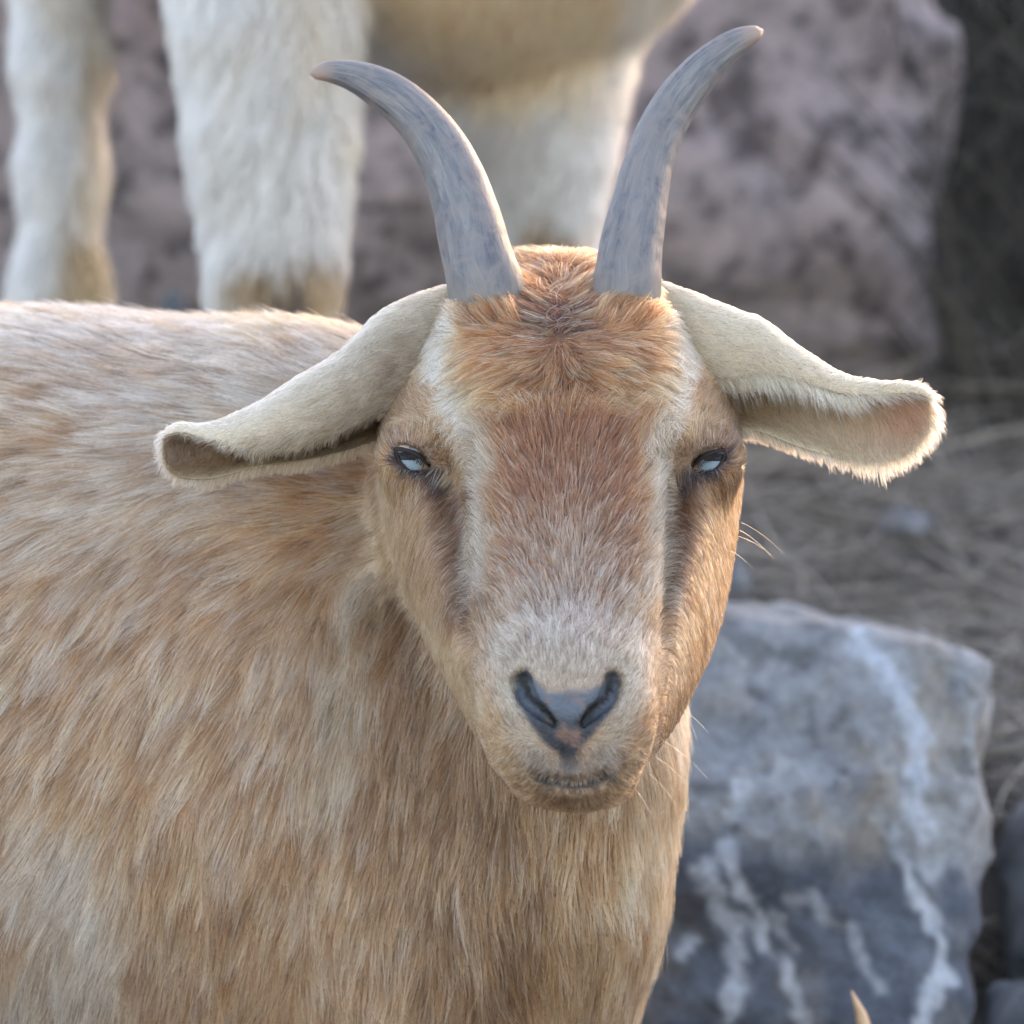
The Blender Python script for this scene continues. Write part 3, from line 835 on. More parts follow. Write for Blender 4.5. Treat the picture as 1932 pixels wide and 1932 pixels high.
# ---- coat
def near_coat():
    # short hair of the head
    def dens(p, n):
        x, y = to_px(p); hw = head_w(p, x, y)
        d = hw * np.where(n[:, 1] < 0.25, 1.0, 0.35)
        d = d * (1 - bare(p, x, y, hw))
        for (ex_, ey_, yy) in EYES:
            sg = -1 if ex_ < 1000 else 1; u_ = (x - ex_ + sg * 4) * .88 - (y - ey_) * .48 * sg; v_ = (y - ey_) * .88 + (x - ex_ + sg * 4) * .48 * sg
            e = np.hypot(u_ / 36, v_ / 16); d = d * smooth(0.95, 1.12, e)
        return d
    N = 150000
    r, *_ = scatter(NV, NQ, dens, N)
    x, y = to_px(r)
    # combing directions in the face
    fx, fz = np.zeros(N), np.zeros(N)
    def add(w, dx, dz):
        nonlocal fx, fz
        l = np.hypot(dx, dz) + 1e-6; fx, fz = fx * (1 - w) + w * dx / l, fz * (1 - w) + w * dz / l
    one = np.ones(N)
    add(one, 0.25 * np.sign(x - 1070), -one)                                         # cheeks: down and out
    out = (x - 1072) / 150.0
    add(smooth(1470, 1330, y) * (1 - smooth(150, 200, np.abs(x - 1072))), out * 0.95, one)   # bridge: up, fanning out
    wl = np.hypot(x - 1055, y - 628)
    fore = (1 - smooth(725, 800, y + 30 * vnoise(r * 90, 35) + 16 * vnoise(r * 300, 36))) * (1 - smooth(190, 260, np.abs(x - 1055)))
    add(fore, (x - 1055) * 1.35, np.where(y > 628, -(y - 628) * 1.0, -(y - 628) * 0.35) + 8 * (y > 628))   # whorl between the horns
    for (ex_, ey_, yy), s in zip(EYES, (-1, 1)):
        dx, dy = x - ex_, ey_ - y
        w = (1 - smooth(40, 120, np.hypot(dx * 0.8, dy))) * (dy > -12)
        add(w, dx * 0.7 + s * -4, dy + 14)
        tem = (1 - smooth(50, 90, seg_dist(x, y, [(ex_ + s * 10, 770), (ex_ - s * 40, 620)])))
        add(tem * (y < ey_ - 60), s * 0.55 * one, one * 0.5 - 1.1 * (y < 700))
    poll = (1 - smooth(40, 70, np.hypot(x - 1050, y - 520))) * (y < 600)
    add(poll, (x - 1050) * 0.6 + 22 * vnoise(r * 60, 33), (530 - y) * 0.4 + 16 + 24 * vnoise(r * 70, 34))
    hb = np.zeros(N)
    for hx in (924, 1180):
        w = (1 - smooth(55, 85, np.abs(x - hx))) * smooth(560, 585, y) * (1 - smooth(618, 650, y)); hb = np.maximum(hb, w)
        add(w, (x - hx) * 0.5 + (hx - 1052) * 0.35, 60 * one)
    mz = smooth(1395, 1430, y)
    add(mz, (x - 1072) * 0.8, -70 * one)
    flow = np.stack([fx, 0.15 + 0 * fx, fz], 1)
    flow[:, 1] = np.where(np.abs(x - 1072) > 170, 0.35, 0.0)
    flow += np.stack([vnoise(r * 110, 90), vnoise(r * 110, 91), vnoise(r * 110, 92)], 1) * 0.28
    L = np.full(N, 0.0085)
    def setL(w, v):
        nonlocal L
        L = L * (1 - w) + v * w
    setL(fore, 0.0135); setL(poll, 0.013); setL(hb, 0.0125)
    setL(smooth(740, 764, y) * (1 - smooth(790, 860, y)) * (np.abs(x - 1072) < 170), 0.011)
    setL(smooth(1180, 1300, y) * (y < 1540), 0.0048)
    setL(1 - smooth(6, 26, poly_sd(x, y, NOSE_POLY)), 0.0030)
    for (ex_, ey_, yy) in EYES: setL(1 - smooth(26, 70, np.hypot(x - ex_, y - ey_)), 0.0045)
    setL(smooth(1480, 1500, y), 0.007)
    L = L * rng.uniform(0.65, 1.25, N)
    lift = rng.uniform(0.12, 0.40, N) + 0.10 * poll - 0.07 * fore - 0.08 * fore * smooth(690, 740, y) + 0.45 * hb * rng.random(N)
    pts = grow(NF, r, flow, L, lift, 6, 0.16)
    pts, own = clump(pts, N // 12, 0.35 + 0.35 * np.maximum(np.maximum(fore, poll), hb))
    c, *_ = near_colour(r)
    tk0 = rng.random(N // 12)[own]
    cv = rng.normal(0, 1, (N, 1)); gv = rng.normal(0, 1, (N, 1))[own]
    c = c * np.exp(0.22 * cv + (0.16 + 0.26 * np.maximum(fore, hb))[:, None] * gv)
    gold = ((tk0 > 0.62) * 0.28 * np.maximum(fore, 0.0))[:, None]; c = c + (np.array((0.55, 0.40, 0.22)) - c) * gold
    # white hairs mixed among the brown ones
    ticks = np.zeros(N)
    br = (1 - smooth(120, 160, np.abs(x - 1075))) * smooth(780, 830, y)
    ticks = np.maximum(ticks, br * np.interp(y, [800, 960, 1100, 1200, 1280], [.16, .32, .50, .58, .35]))
    ticks = np.maximum(ticks, 0.30 * (1 - smooth(60, 90, np.hypot(x - 750, y - 770))))
    ticks = np.maximum(ticks, 0.14) * (1 - smooth(1425, 1450, y))
    tk = rng.random(N // 12)[own]; lot = np.where(br > 0.3, 0.45 * tk + 0.55 * rng.random(N), rng.random(N))
    wmix = (lot < ticks)[:, None] * rng.uniform(0.5, 0.95, (N, 1))
    c = c + (np.array((0.64, 0.57, 0.47)) - c) * wmix
    dark = (rng.random(N) < np.interp(y, [900, 1120, 1200, 1300, 1460], [.06, .22, .26, .16, .34]))[:, None] * 0.7 * (np.abs(x - 1075) < 180)[:, None]
    c = c * (1 - dark) + np.array((0.12, 0.08, 0.06)) * dark
    c = np.clip(c, 0.006, 0.88)
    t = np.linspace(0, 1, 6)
    ct = c[:, None, :] * (0.52 + 0.56 * t)[None, :, None]  # roots darker than tips: shade between strands put into the hair colour
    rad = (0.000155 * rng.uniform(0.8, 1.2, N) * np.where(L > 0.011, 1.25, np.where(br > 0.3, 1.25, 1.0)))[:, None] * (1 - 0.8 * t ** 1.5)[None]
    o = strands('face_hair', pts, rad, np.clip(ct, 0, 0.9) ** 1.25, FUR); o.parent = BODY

    # long hair of neck, shoulder and flank
    def dens2(p, n):
        x, y = to_px(p); hw = head_w(p, x, y)
        vis = (x > -250) & (x < 1500) & (y < 2120) & (y > 450)
        return (1 - hw) * np.where(vis, np.where(n[:, 1] < 0.3, 1.0, 0.4), 0.12)
    N = 190000
    r, nr, *_ = scatter(NV, NQ, dens2, N)
    x, y = to_px(r)
    # angle of lie: 180 = towards the rump, 270 = down
    A = np.array([(0, 560, 158), (0, 640, 165), (0, 760, 178), (0, 900, 204), (0, 1100, 226), (0, 1300, 236), (0, 1600, 248), (0, 1950, 258),
                  (450, 600, 150), (450, 760, 172), (450, 900, 204), (450, 1100, 227), (450, 1300, 242), (450, 1600, 253), (450, 1950, 258),
                  (660, 620, 120), (660, 900, 190), (660, 1000, 215), (660, 1150, 250), (660, 1300, 258), (660, 1600, 262), (660, 1950, 264),
                  (850, 1300, 258), (850, 1500, 265), (850, 1950, 266), (1050, 1300, 272), (1050, 1600, 272), (1050, 1950, 280), (1280, 1300, 282), (1250, 1600, 284), (1150, 1950, 276)], float)
    acc = np.zeros((N, 2)); ws = np.zeros(N)
    for ax_, ay_, an in A:
        w = 1.0 / (((x - ax_) / 200) ** 2 + ((y - ay_) / 120) ** 2 + 0.05) ** 2
        acc[:, 0] += w * math.cos(math.radians(an)); acc[:, 1] += w * math.sin(math.radians(an)); ws += w
    acc /= np.maximum(np.linalg.norm(acc, axis=1, keepdims=True), 1e-6)
    flow = np.stack([acc[:, 0], np.where(nr[:, 1] > 0.2, 0.1, 0.0), acc[:, 1]], 1)
    flow += np.stack([vnoise(r * 26, 95), vnoise(r * 26, 96), vnoise(r * 26, 97)], 1) * 0.20 + np.stack([vnoise(r * 75, 98), vnoise(r * 75, 99), vnoise(r * 75, 94)], 1) * 0.16
    L = rng.uniform(0.016, 0.028, N)
    L = L * np.interp(y, [560, 800, 1000], [0.85, 0.95, 1.0])
    lift = rng.uniform(0.04, 0.26, N) + 0.25 * (1 - smooth(560, 680, y)) * rng.random(N)
    lift *= np.where(rng.random(N) < 0.03, 1.7, 1.0)
    pts = grow(NF, r, flow, L, lift, 7, 0.13, 0.006)
    pts, own = clump(pts, N // 8, rng.uniform(0.3, 0.8, N))
    pts, own2 = clump(pts, N // 110, rng.uniform(0.0, 0.4, N))
    c, *_ = near_colour(r)
    gv = rng.normal(0, 1, (N, 1))[own]; gw = 0.7 * rng.random((N, 1))[own] + 0.3 * rng.random((N, 1))[own2]
    big = vnoise(np.stack([acc[:, 0] * r[:, 0] + acc[:, 1] * r[:, 2], (-acc[:, 1] * r[:, 0] + acc[:, 0] * r[:, 2]) * 3.2, r[:, 1]], 1) * 38, 101)[:, None]
    c = c * np.exp(0.16 * rng.normal(0, 1, (N, 1)) + 0.45 * gv + 0.10 * big) * 1.12
    pale = np.interp(x, [0, 500, 800, 1300], [.36, .32, .17, .08])[:, None] * np.interp(y, [600, 1300, 1900], [1.2, 1.0, .75])[:, None]
    pw = ((gw + 0.28 * big) < pale) * rng.uniform(0.3, 0.85, (N, 1))
    pw = np.maximum(pw, (rng.random((N, 1)) < 0.14) * rng.uniform(0.3, 0.95, (N, 1)))
    c = c + (np.array((0.67, 0.615, 0.55)) - c) * pw
    rd = (gw > 0.78) * 0.7; c = c + (np.array((0.27, 0.15, 0.075)) - c) * rd
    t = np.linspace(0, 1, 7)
    ct = np.clip(c, 0.01, 0.88)[:, None, :] * (0.42 + 0.66 * t)[None, :, None]  # browner roots, deepened by painted shade between the strands
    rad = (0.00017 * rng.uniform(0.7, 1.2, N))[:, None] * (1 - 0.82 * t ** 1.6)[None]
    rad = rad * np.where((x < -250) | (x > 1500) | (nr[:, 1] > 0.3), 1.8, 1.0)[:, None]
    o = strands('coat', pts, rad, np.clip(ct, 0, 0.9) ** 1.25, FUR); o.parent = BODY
near_coat()

# ---- horns
def horn_mat():
    m, nt, out = mat_new('grey_horn')
    at = nt.nodes.new('ShaderNodeAttribute'); at.attribute_name = 'horn_uv'
    sep = nt.nodes.new('ShaderNodeSeparateXYZ'); nt.links.new(at.outputs['Vector'], sep.inputs[0])
    tc = nt.nodes.new('ShaderNodeTexCoord')
    mp = nt.nodes.new('ShaderNodeMapping'); mp.inputs['Scale'].default_value = (2.2, 3.4, 2.2); nt.links.new(at.outputs['Vector'], mp.inputs[0])
    streak = noise(nt, mp.outputs[0], 1.3, 9, 0.68, 0.9)
    blot = noise(nt, tc.outputs['Object'], 75, 6, 0.65, 0.8)
    base = ramp(nt, [(0.32, (0.055, 0.066, 0.09)), (0.5, (0.145, 0.147, 0.157)), (0.70, (0.28, 0.27, 0.26))], streak.outputs[0]).outputs[0]
    c = mixc(nt, base, (0.21, 0.185, 0.18), ramp(nt, [(0.44, (0, 0, 0)), (0.60, (0.8, 0.8, 0.8))], blot.outputs[0]).outputs[0])
    tip = ramp(nt, [(0.0, (0, 0, 0)), (0.93, (0, 0, 0)), (1.0, (0.8, 0.8, 0.8))], sep.outputs[1])
    c = mixc(nt, c, (0.42, 0.30, 0.24), tip.outputs[0])
    root = ramp(nt, [(0.0, (0.45, 0.45, 0.45)), (0.25, (0, 0, 0))], sep.outputs[1])
    c = mixc(nt, c, (0.20, 0.185, 0.165), root.outputs[0])
    mp2 = nt.nodes.new('ShaderNodeMapping'); mp2.inputs['Scale'].default_value = (14, 3.0, 14); mp2.inputs['Rotation'].default_value = (0, 0, 0.12); nt.links.new(at.outputs['Vector'], mp2.inputs[0])
    scr = noise(nt, mp2.outputs[0], 3.0, 4, 0.8)
    sf = ramp(nt, [(0.64, (0, 0, 0)), (0.74, (0.3, 0.3, 0.3))], scr.outputs[0])
    c = mixc(nt, c, (0.42, 0.43, 0.45), sf.outputs[0])
    df = ramp(nt, [(0.25, (0.35, 0.35, 0.35)), (0.36, (0, 0, 0))], scr.outputs[0])
    c = mixc(nt, c, (0.07, 0.075, 0.10), df.outputs[0])
    b = nt.nodes.new('ShaderNodeBsdfPrincipled')
    nt.links.new(c, b.inputs['Base Color'])
    rr = ramp(nt, [(0.3, (0.38,) * 3), (0.7, (0.6,) * 3)], streak.outputs[0]); nt.links.new(rr.outputs[0], b.inputs['Roughness'])
    w = nt.nodes.new('ShaderNodeTexWave'); w.bands_direction = 'Y'; w.inputs['Scale'].default_value = 5.5; w.inputs['Distortion'].default_value = 3.5; w.inputs['Detail'].default_value = 3; w.inputs['Detail Scale'].default_value = 1.2
    nt.links.new(at.outputs['Vector'], w.inputs[0])
    mul = nt.nodes.new('ShaderNodeMath'); mul.operation = 'MULTIPLY_ADD'; nt.links.new(w.outputs['Fac'], mul.inputs[0]); mul.inputs[1].default_value = 0.35; nt.links.new(streak.outputs[0], mul.inputs[2])
    mul2 = nt.nodes.new('ShaderNodeMath'); mul2.operation = 'MULTIPLY_ADD'; nt.links.new(scr.outputs[0], mul2.inputs[0]); mul2.inputs[1].default_value = 0.4; nt.links.new(mul.outputs[0], mul2.inputs[2])
    bm = nt.nodes.new('ShaderNodeBump'); bm.inputs['Strength'].default_value = 0.55; bm.inputs['Distance'].default_value = 0.0012
    nt.links.new(mul2.outputs[0], bm.inputs['Height']); nt.links.new(bm.outputs[0], b.inputs['Normal'])
    nt.links.new(b.outputs[0], out.inputs[0]); return m
M_HORN = horn_mat()

def horn(st, side):
    st = np.array(st, float); K = 72; M = 40
    u0 = np.concatenate([[0], np.cumsum(np.hypot(np.diff(st[:, 0]), np.diff(st[:, 1])))]); u0 /= u0[-1]
    u = np.linspace(0, 1, K) ** 0.9
    def spl(v):                                   # smooth interpolation through the stations
        d = np.gradient(v, u0)
        i = np.clip(np.searchsorted(u0, u, 'right') - 1, 0, len(u0) - 2); h = u0[i + 1] - u0[i]; t = (u - u0[i]) / h
        return (2*t**3-3*t**2+1)*v[i] + (t**3-2*t**2+t)*h*d[i] + (-2*t**3+3*t**2)*v[i+1] + (t**3-t**2)*h*d[i+1]
    cx, cy_, wd, yy = spl(st[:, 0]), spl(st[:, 1]), np.maximum(spl(st[:, 2]), 3), spl(st[:, 3])
    C = np.stack([W(a, b, y_) for a, b, y_ in zip(cx, cy_, yy)])
    Tn = norm(np.gradient(C, axis=0))
    Bn = norm(np.cross(Tn, np.array([0, -1.0, 0.0])))          # across, in the picture plane
    Nn = norm(np.cross(Bn, Tn))                                # towards the viewer
    V, UV = [], []
    for k in range(K):
        r = wd[k] / 2 * P * (1 + yy[k] / DIST)
        r *= 1 + 0.012 * math.sin(u[k] * 46 + 0.8 * math.sin(u[k] * 13)) * (1 - u[k])
        for j in range(M):
            a = 2 * math.pi * j / M
            ca, sa = math.cos(a), math.sin(a)
            rd = r * (1 + 0.05 * math.cos(2 * a))
            keel = 1 + 0.16 * math.exp(-((math.atan2(math.sin(a - (math.pi / 2 - side * 0.75)), math.cos(a - (math.pi / 2 - side * 0.75)))) / 0.3) ** 2) * (1 - 0.7 * u[k])
            V.append(C[k] + Bn[k] * ca * r + Nn[k] * sa * r * 1.12 * keel)
            UV.append((ca, u[k] * 2.0, sa))
    # round the tip
    n0 = len(V); tip = C[-1] + Tn[-1] * wd[-1] / 2 * P * 0.9
    V.append(tip); UV.append((0, 2.0, 0)); V.append(C[0]); UV.append((0, 0, 0))
    F = []
    for k in range(K - 1):
        for j in range(M):
            a, b = k * M + j, k * M + (j + 1) % M
            F.append((a, b, b + M, a + M))
    for j in range(M):
        F.append(((K - 1) * M + j, (K - 1) * M + (j + 1) % M, n0)); F.append(((j + 1) % M, j, n0 + 1))
    o = mesh_obj('horn', V, F, M_HORN)
    at = o.data.attributes.new('horn_uv', 'FLOAT_VECTOR', 'POINT'); uv = np.array(UV, np.float32); uv[:, 1] /= 2.0
    at.data.foreach_set('vector', uv.ravel())
    return keep(o, GOAT)
horn([(935, 640, 150, .068), (921, 560, 146, .0605), (898, 475, 134, .066), (873, 378, 120, .076), (840, 295, 106, .084), (787, 221, 92, .092), (716, 165, 77, .097), (650, 139, 52, .101), (612, 135, 37, .102), (594, 138, 25, .102)], -1)
horn([(1172, 640, 136, .066), (1181, 560, 131, .0605), (1190, 470, 121, .066), (1207, 380, 106, .076), (1226, 300, 93, .084), (1256, 228, 88, .092), (1300, 162, 80, .097), (1354, 106, 64, .101), (1404, 72, 46, .102), (1430, 61, 28, .102)], 1)

# ---- ears
def ear(st, side):
    """stations: px, py of the axis, half height, half depth, front edge angle, rear edge angle, depth"""
    st = np.array(st, float); K = 44; M = 40
    u0 = np.linspace(0, 1, len(st)); u = np.linspace(0, 1, K)
    def spl(v):
        d = np.gradient(v, u0)
        i = np.clip(np.searchsorted(u0, u, 'right') - 1, 0, len(u0) - 2); h = u0[i + 1] - u0[i]; t = (u - u0[i]) / h
        return (2*t**3-3*t**2+1)*v[i] + (t**3-2*t**2+t)*h*d[i] + (-2*t**3+3*t**2)*v[i+1] + (t**3-t**2)*h*d[i+1]
    cx, cz, ru, rf, al, be, yy = [spl(st[:, k]) for k in range(7)]
    th = 0.0016
    outer, inner, par = [], [], []
    for k in range(K):
        c = W(cx[k], cz[k], yy[k]); s = P * (1 + yy[k] / DIST)
        for j in range(M):
            a = math.radians(al[k] + (be[k] - al[k]) * j / (M - 1))
            e = min(1.0, j / 3, (M - 1 - j) / 3)
            for lst, sg in ((outer, 1), (inner, -1)):
                R, D = ru[k] * s + sg * th * e, rf[k] * s + sg * th * e
                lst.append(c + np.array([0, -math.cos(a) * D, math.sin(a) * R]))
            par.append((u[k], j / (M - 1), a))
    V = np.array(outer + inner); n = K * M; par = np.array(par + par)
    Fo = []
    for k in range(K - 1):
        for j in range(M - 1):
            a = k * M + j
            q = (a, a + 1, a + M + 1, a + M)
            Fo.append(q if side > 0 else q[::-1]); q2 = tuple(v + n for v in q)
            Fo.append(q2[::-1] if side > 0 else q2)
    for j in range(M - 1):                                    # close the tip edge
        a = (K - 1) * M + j; q = (a, a + 1, a + 1 + n, a + n)
        Fo.append(q if side > 0 else q[::-1])
    for k in range(K - 1):                                    # and the two rims
        for j in (0, M - 1):
            a = k * M + j; q = (a, a + M, a + M + n, a + n)
            Fo.append(q if (side > 0) == (j == 0) else q[::-1])
    Fo = np.array(Fo)
    isin = np.concatenate([np.zeros(n), np.ones(n)])
    def colour(p, u_, v_, inn):
        x, y = to_px(p)
        nz = vnoise(p * 90, 111) * 0.5 + vnoise(p * 260, 112) * 0.4
        c = np.repeat(np.array([(0.68, 0.575, 0.42) if side < 0 else (0.60, 0.49, 0.335)]), len(p), 0)
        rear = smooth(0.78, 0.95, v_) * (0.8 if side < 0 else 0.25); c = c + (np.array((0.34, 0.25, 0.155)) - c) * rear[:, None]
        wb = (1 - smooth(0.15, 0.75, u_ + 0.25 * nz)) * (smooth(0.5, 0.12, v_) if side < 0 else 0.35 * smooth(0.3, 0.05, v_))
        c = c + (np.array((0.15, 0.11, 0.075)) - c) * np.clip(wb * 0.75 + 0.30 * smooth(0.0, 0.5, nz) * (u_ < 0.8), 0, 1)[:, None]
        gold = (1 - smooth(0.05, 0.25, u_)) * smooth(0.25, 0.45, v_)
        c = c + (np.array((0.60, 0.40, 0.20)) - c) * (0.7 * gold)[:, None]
        ci = np.repeat(np.array([(0.25, 0.165, 0.10)]), len(p), 0) if side < 0 else np.repeat(np.array([(0.40, 0.28, 0.175)]), len(p), 0)  # left ear's inside is darker: its shadow is painted into the colour
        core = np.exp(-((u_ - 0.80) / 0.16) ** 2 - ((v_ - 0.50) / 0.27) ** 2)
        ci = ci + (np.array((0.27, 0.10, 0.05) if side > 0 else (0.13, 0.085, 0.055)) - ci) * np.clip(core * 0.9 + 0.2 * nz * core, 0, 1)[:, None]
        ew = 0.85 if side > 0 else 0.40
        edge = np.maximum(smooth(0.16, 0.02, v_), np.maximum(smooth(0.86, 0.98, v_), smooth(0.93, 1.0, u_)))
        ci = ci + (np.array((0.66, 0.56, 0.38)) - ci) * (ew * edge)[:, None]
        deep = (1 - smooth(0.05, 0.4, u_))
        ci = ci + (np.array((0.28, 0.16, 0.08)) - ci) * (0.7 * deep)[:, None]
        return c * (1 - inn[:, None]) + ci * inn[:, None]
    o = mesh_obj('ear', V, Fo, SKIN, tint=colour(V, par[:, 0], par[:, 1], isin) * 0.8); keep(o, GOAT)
    # hair: outer face combed to the tip, inner face down from the front fold
    N = 46000
    p, nr, pick, uu, vv, T = scatter(V, Fo, lambda c, n_: np.ones(len(c)), N)
    A, B, C = T[pick, 0], T[pick, 1], T[pick, 2]
    Vc = np.repeat(np.array([W(a, b, c) for a, b, c in zip(cx, cz, yy)]), M, 0); Vc = np.concatenate([Vc, Vc])
    radial = p - Vc[A]; sgn = np.where(isin[A] + isin[B] + isin[C] > 1.5, -1.0, 1.0)
    nr = nr * np.sign(np.sum(nr * radial, 1) * sgn)[:, None]
    pu = par[A] * (1 - uu - vv)[:, None] + par[B] * uu[:, None] + par[C] * vv[:, None]
    inn = isin[A] * (1 - uu - vv) + isin[B] * uu + isin[C] * vv
    dax = norm(np.stack([np.full(N, side * 1.0), np.zeros(N), np.interp(pu[:, 0], u, np.gradient(-cz) / np.maximum(np.abs(np.gradient(cx)), 1))], 1))
    down = np.array([0, 0.1, -1.0])
    ln = np.stack([np.zeros(N), np.sin(pu[:, 2]), np.cos(pu[:, 2])], 1)      # around the arc, front edge to rear edge
    flow = np.where(inn[:, None] > 0.5, dax * 0.55 + down * 0.8, dax * 0.9 + ln * (0.25 - 0.5 * smooth(0.1, 0.5, pu[:, 1]))[:, None])
    flow += rng.normal(0, 0.25, (N, 3)) + np.stack([vnoise(p * 80, 120), vnoise(p * 80, 121), vnoise(p * 80, 122)], 1) * 0.3
    flow = norm(flow - nr * np.sum(flow * nr, 1, keepdims=True))
    L = rng.uniform(0.0035, 0.0070, N)
    L = np.where(inn > 0.5, L * (1.7 if side > 0 else 1.2), L)
    rim = (pu[:, 1] > 0.93)
    L = np.where(rim, L * 0.75, L)
    if side > 0:
        L = np.where(rim & (np.abs(pu[:, 0] - 0.66) < 0.06), L * 1.3, L)
        L = np.where((inn > 0.5) & (pu[:, 1] < 0.2) & (pu[:, 0] < 0.6), L * 1.5, L)
    flow = np.where(rim[:, None], norm(flow * 0.6 + down * 0.9), flow)
    lf = rng.uniform(0.15, 0.42, N)
    m = 5; t = np.linspace(0, 1, m)
    pts = p[:, None] + flow[:, None] * (L[:, None] * t[None])[..., None] + nr[:, None] * ((L * lf)[:, None] * (t - 0.45 * t ** 2)[None])[..., None]
    pts[:, :, 2] -= (L[:, None] * 0.18) * (t ** 2)[None]
    pts, own = clump(pts, N // 14, 0.4)
    c = colour(p, pu[:, 0], pu[:, 1], inn) * np.exp(0.16 * rng.normal(0, 1, (N, 1)) + 0.1 * rng.normal(0, 1, (N, 1))[own])
    dk = (rng.random(N) < (0.26 if side < 0 else 0.16))[:, None] * 0.6; c = c * (1 - dk) + np.array((0.11, 0.08, 0.06)) * dk
    rad = np.full((N, 1), 0.00015) * (1 - 0.8 * t ** 1.5)[None]
    h = strands('ear_hair', pts, rad, np.clip(c, 0.01, 0.88), FUR); h.parent = o
# axis x, axis y, half height, half depth, front angle, rear angle, depth
ear([(880, 655, 118, 70, -60, 290, .085), (800, 685, 128, 80, -42, 284, .080), (720, 712, 118, 88, -36, 280, .076), (640, 762, 92, 84, -38, 276, .072), (560, 795, 76, 76, -42, 272, .068),
     (480, 826, 56, 66, -22, 268, .064), (400, 853, 50, 52, 28, 266, .061), (345, 854, 48, 40, 52, 262, .059), (318, 852, 36, 28, 62, 256, .058), (306, 850, 22, 18, 70, 250, .058)], -1)
ear([(1240, 640, 105, 64, -50, 290, .085), (1310, 670, 110, 74, -26, 284, .080), (1380, 696, 108, 76, -8, 278, .076), (1440, 714, 102, 70, 4, 272, .072), (1500, 748, 92, 58, 20, 266, .068),
     (1580, 786, 78, 44, 34, 262, .064), (1650, 800, 74, 34, 48, 258, .060), (1705, 798, 69, 26, 54, 254, .058), (1738, 788, 52, 20, 56, 248, .057), (1756, 782, 32, 14, 56, 244, .057)], 1)

# ---- eyes
def eye_mat(name, c, rough=0.04):
    m, nt, out = mat_new(name)
    b = nt.nodes.new('ShaderNodeBsdfPrincipled'); b.inputs['Base Color'].default_value = (*c, 1); b.inputs['Roughness'].default_value = 0.35
    b.inputs['Specular IOR Level'].default_value = 0.15; b.inputs['Coat Weight'].default_value = 0.14; b.inputs['Coat Roughness'].default_value = rough
    nt.links.new(b.outputs[0], out.inputs[0]); return m
M_EYE = eye_mat('eye_white', (0.34, 0.28, 0.23)); M_IRIS = eye_mat('pale_blue_iris', (0.25, 0.33, 0.39)); M_PUPIL = eye_mat('dark_pupil', (0.006, 0.010, 0.022))
M_LID = plain('eyelid_skin', (0.040, 0.028, 0.025), 0.8, 0.15)
M_LASH = plain('eyelash', (0.03, 0.022, 0.018), 0.5)

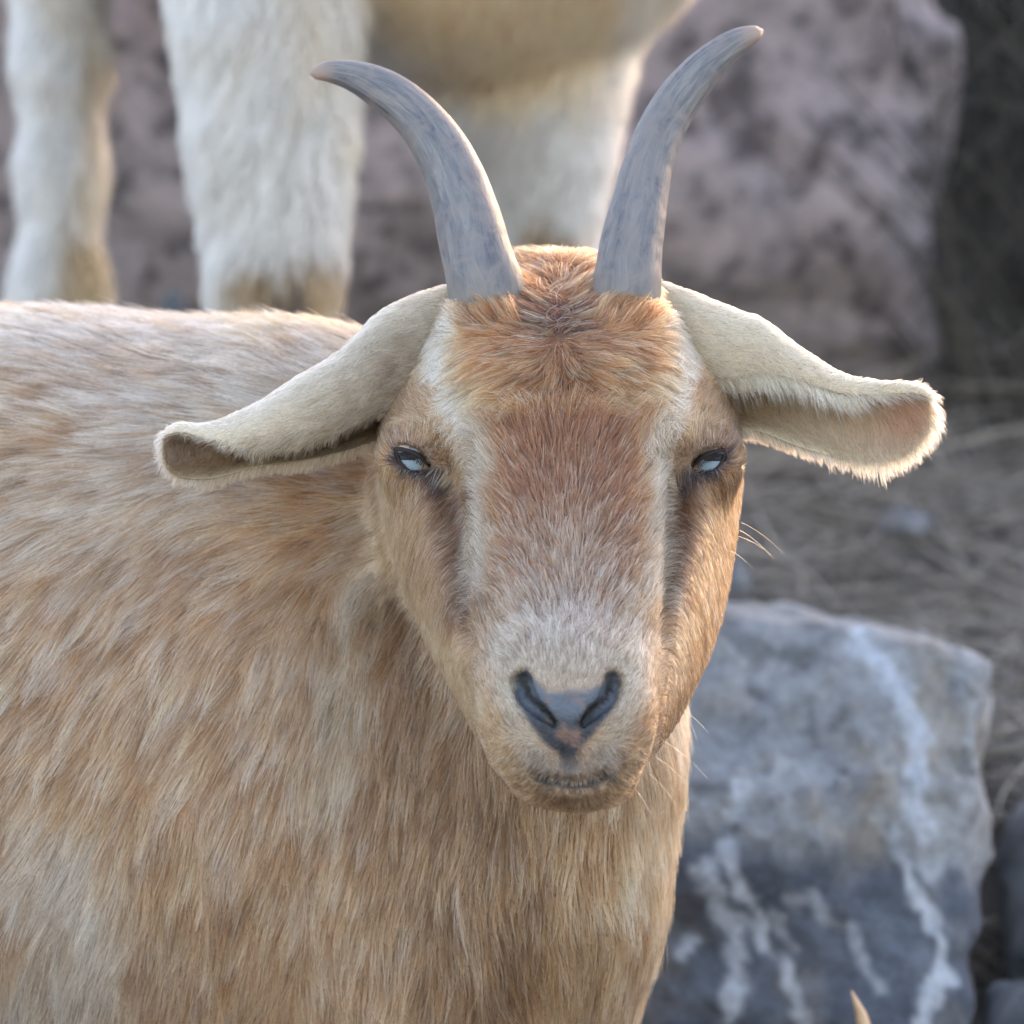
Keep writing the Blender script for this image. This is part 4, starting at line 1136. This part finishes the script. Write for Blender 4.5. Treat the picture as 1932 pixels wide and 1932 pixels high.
def eye(c, side):
    ex_, ey_, yy = c; C = W(ex_, ey_, yy); s = P * (1 + yy / DIST)
    V, F = [], []; n1_, n2_ = 24, 32
    for i in range(n1_ + 1):
        for j in range(n2_):
            a, b = math.pi * i / n1_, 2 * math.pi * j / n2_
            V.append(C + ER * np.array([math.sin(a) * math.cos(b), -math.cos(a), math.sin(a) * math.sin(b)]))
    for i in range(n1_):
        for j in range(n2_):
            F.append((i * n2_ + j, i * n2_ + (j + 1) % n2_, (i + 1) * n2_ + (j + 1) % n2_, (i + 1) * n2_ + j))
    e = mesh_obj('eye', V, F, M_EYE); keep(e, GOAT)
    def patch(name, pts, R, mat):
        """a disc draped on the eyeball, given in design units around the eye centre"""
        pts = np.array(pts, float); ctr = pts.mean(0); Vp, Fp = [], []; m = len(pts); rings = 6
        for k in range(rings + 1):
            for q in pts:
                d = (ctr + (q - ctr) * max(k / rings, 0.02)) * s
                Vp.append(C + np.array([d[0], -math.sqrt(max(R * R - d[0] ** 2 - d[1] ** 2, 1e-8)), -d[1]]))
        for k in range(rings):
            for j in range(m):
                Fp.append((k * m + j, k * m + (j + 1) % m, (k + 1) * m + (j + 1) % m, (k + 1) * m + j))
        o = mesh_obj(name, Vp, Fp, mat); o.parent = e; return o
    ang = np.linspace(0, 2 * np.pi, 36, endpoint=False)
    sx = side
    ir = patch('iris', np.stack([sx * 5 + 26 * np.cos(ang), 2 + 24 * np.sin(ang)], 1), ER + .00015, M_IRIS)
    ca, sa = np.cos(ang), np.sin(ang)
    pu = patch('pupil', np.stack([sx * 5 + 20 * np.sign(ca) * np.abs(ca) ** 0.5, -5 + (7.5 * np.sign(sa) * np.abs(sa) ** 0.6) + -sx * sx * 0], 1), ER + .0003, M_PUPIL)
    # lids: rings from the almond opening out to the socket
    inner_c = np.array([-sx * 33, 16.0]); outer_c = np.array([sx * 25, -14.0])
    op = []
    m = 40
    for j in range(m):
        t = j / (m // 2)
        if t <= 1:                                  # lower lid, outer to inner corner
            q = outer_c + (inner_c - outer_c) * t + np.array([sx * 0.30, 1.0]) * 18 * math.sin(math.pi * t) ** 0.8
        else:
            t2 = t - 1
            q = inner_c + (outer_c - inner_c) * t2 + np.array([-sx * 0.2, -1.0]) * 6 * math.sin(math.pi * t2) ** 0.7
        op.append(q)
    op = np.array(op); ctr = op.mean(0)
    V, F = [], []
    rings = [(0, -.0006), (1.5, .0010), (4, .0015), (8, .0010), (13, -.0004)]
    for off, h in rings:
        for q in op:
            dq = (q - ctr) / np.array([1.6, 1.0]); dq = dq / np.linalg.norm(dq)
            d = (q + dq * off) * s; R = ER + h
            V.append(C + np.array([d[0], -math.sqrt(max(R * R - d[0] ** 2 - d[1] ** 2, (0.3 * R) ** 2)), -d[1]]))
    for k in range(len(rings) - 1):
        for j in range(m): F.append((k * m + j, k * m + (j + 1) % m, (k + 1) * m + (j + 1) % m, (k + 1) * m + j))
    lid = mesh_obj('eyelid', V, F, M_LID); lid.parent = e
    # lashes along the upper lid
    pts = []
    for k in range(16):
        t2 = 0.15 + 0.8 * k / 15
        q = inner_c + (outer_c - inner_c) * t2 + np.array([-sx * 0.2, -1.0]) * 6 * math.sin(math.pi * t2) ** 0.7
        d = q * s; R = ER + .001
        b0 = C + np.array([d[0], -math.sqrt(max(R * R - d[0] ** 2 - d[1] ** 2, 1e-6)), -d[1]])
        dv = np.array([sx * (0.15 + 0.03 * rng.normal()), -0.75, -0.55 + 0.1 * rng.normal()])
        pts.append([b0, b0 + dv * .0022, b0 + dv * .0042 + np.array([0, 0, .0004]), b0 + dv * .0058 + np.array([0, 0, .0014])])
    pts = np.array(pts)
    l = strands('eyelashes', pts, np.repeat(np.array([[.00022, .0002, .00014, .00006]]), 16, 0), np.zeros((16, 3)), M_LASH); l.parent = e
for c, sd_ in zip(EYES, (-1, 1)): eye(c, sd_)

# ---- whiskers
def whiskers():
    W0 = [((1398, 985, .03), (1, -.1, -.45), .030), ((1396, 1000, .03), (1, -.1, -.55), .024), ((1394, 1012, .03), (1, -.1, -.3), .022), ((1380, 1040, .03), (1, -.1, -.5), .015),
          ((1255, 1400, -.01), (1, -.1, -.55), .030), ((1240, 1430, -.02), (1, -.2, -.6), .026), ((1225, 1460, -.03), (1, -.2, -.8), .022), ((1200, 1490, -.03), (.8, -.2, -1), .018),
          ((960, 1440, -.03), (-1, -.2, -.5), .022), ((985, 1470, -.03), (-1, -.2, -.7), .026), ((1010, 1490, -.04), (-.8, -.2, -1), .022), ((1290, 1340, .01), (1, 0, -.6), .018),
          ((1240, 855, -.004), (-1, -.4, .1), .012), ((1150, 1490, -.04), (.3, -.2, -1), .016), ((1385, 742, .05), (1, -.4, .25), .03)]
    pts = []
    t = np.linspace(0, 1, 6)
    for (a, d, L) in W0:
        p = W(*a); d = norm(np.array(d, float))
        pts.append([p + d * L * .72 * k + np.array([0, 0, -.2 * L * k * k]) for k in t])
    pts = np.array(pts); n = len(pts)
    rad = np.repeat(0.00009 * (1 - .8 * t)[None], n, 0)
    o = strands('whiskers', pts, rad, np.tile(np.array([(0.55, 0.36, 0.16)]), (n, 1)), FUR); o.parent = BODY
whiskers()

# ---- a dry leaf tip poking up in front of the limestone
def leaf():
    pts = [(1640, 2010, .30), (1636, 1960, .30), (1624, 1910, .305), (1606, 1868, .31)]
    V, F = [], []; wd = [16, 17, 11, 1.5]
    for (x, y, d), w in zip(pts, wd):
        V += [W(x - w, y, d), W(x, y, d - .003), W(x + w, y, d), W(x, y, d + .002)]
    for k in range(len(pts) - 1):
        for j in range(4): F.append((k * 4 + j, k * 4 + (j + 1) % 4, k * 4 + 4 + (j + 1) % 4, k * 4 + 4 + j))
    F += [(3, 2, 1, 0), (12, 13, 14, 15)]
    base = W(1640, 2010, .30)
    # its stem reaches the ground
    k0 = len(V)
    for z in (base[2], base[2] * 0.5, gz_at(0, .30) - .005):
        for j in range(6):
            a = 2 * math.pi * j / 6; V.append(np.array([base[0] + .0018 * math.cos(a) + (base[2] - z) * .1, base[1] + .0018 * math.sin(a), z]))
    for k in range(2):
        for j in range(6): F.append((k0 + k * 6 + j, k0 + k * 6 + (j + 1) % 6, k0 + k * 6 + 6 + (j + 1) % 6, k0 + k * 6 + 6 + j))
    o = mesh_obj('dry_leaf', V, F, plain('straw_leaf', (0.52, 0.36, 0.22), 0.7))
    tag(o, 'straw coloured dry leaf tip in front of the veined limestone rock', 'leaf')
leaf()
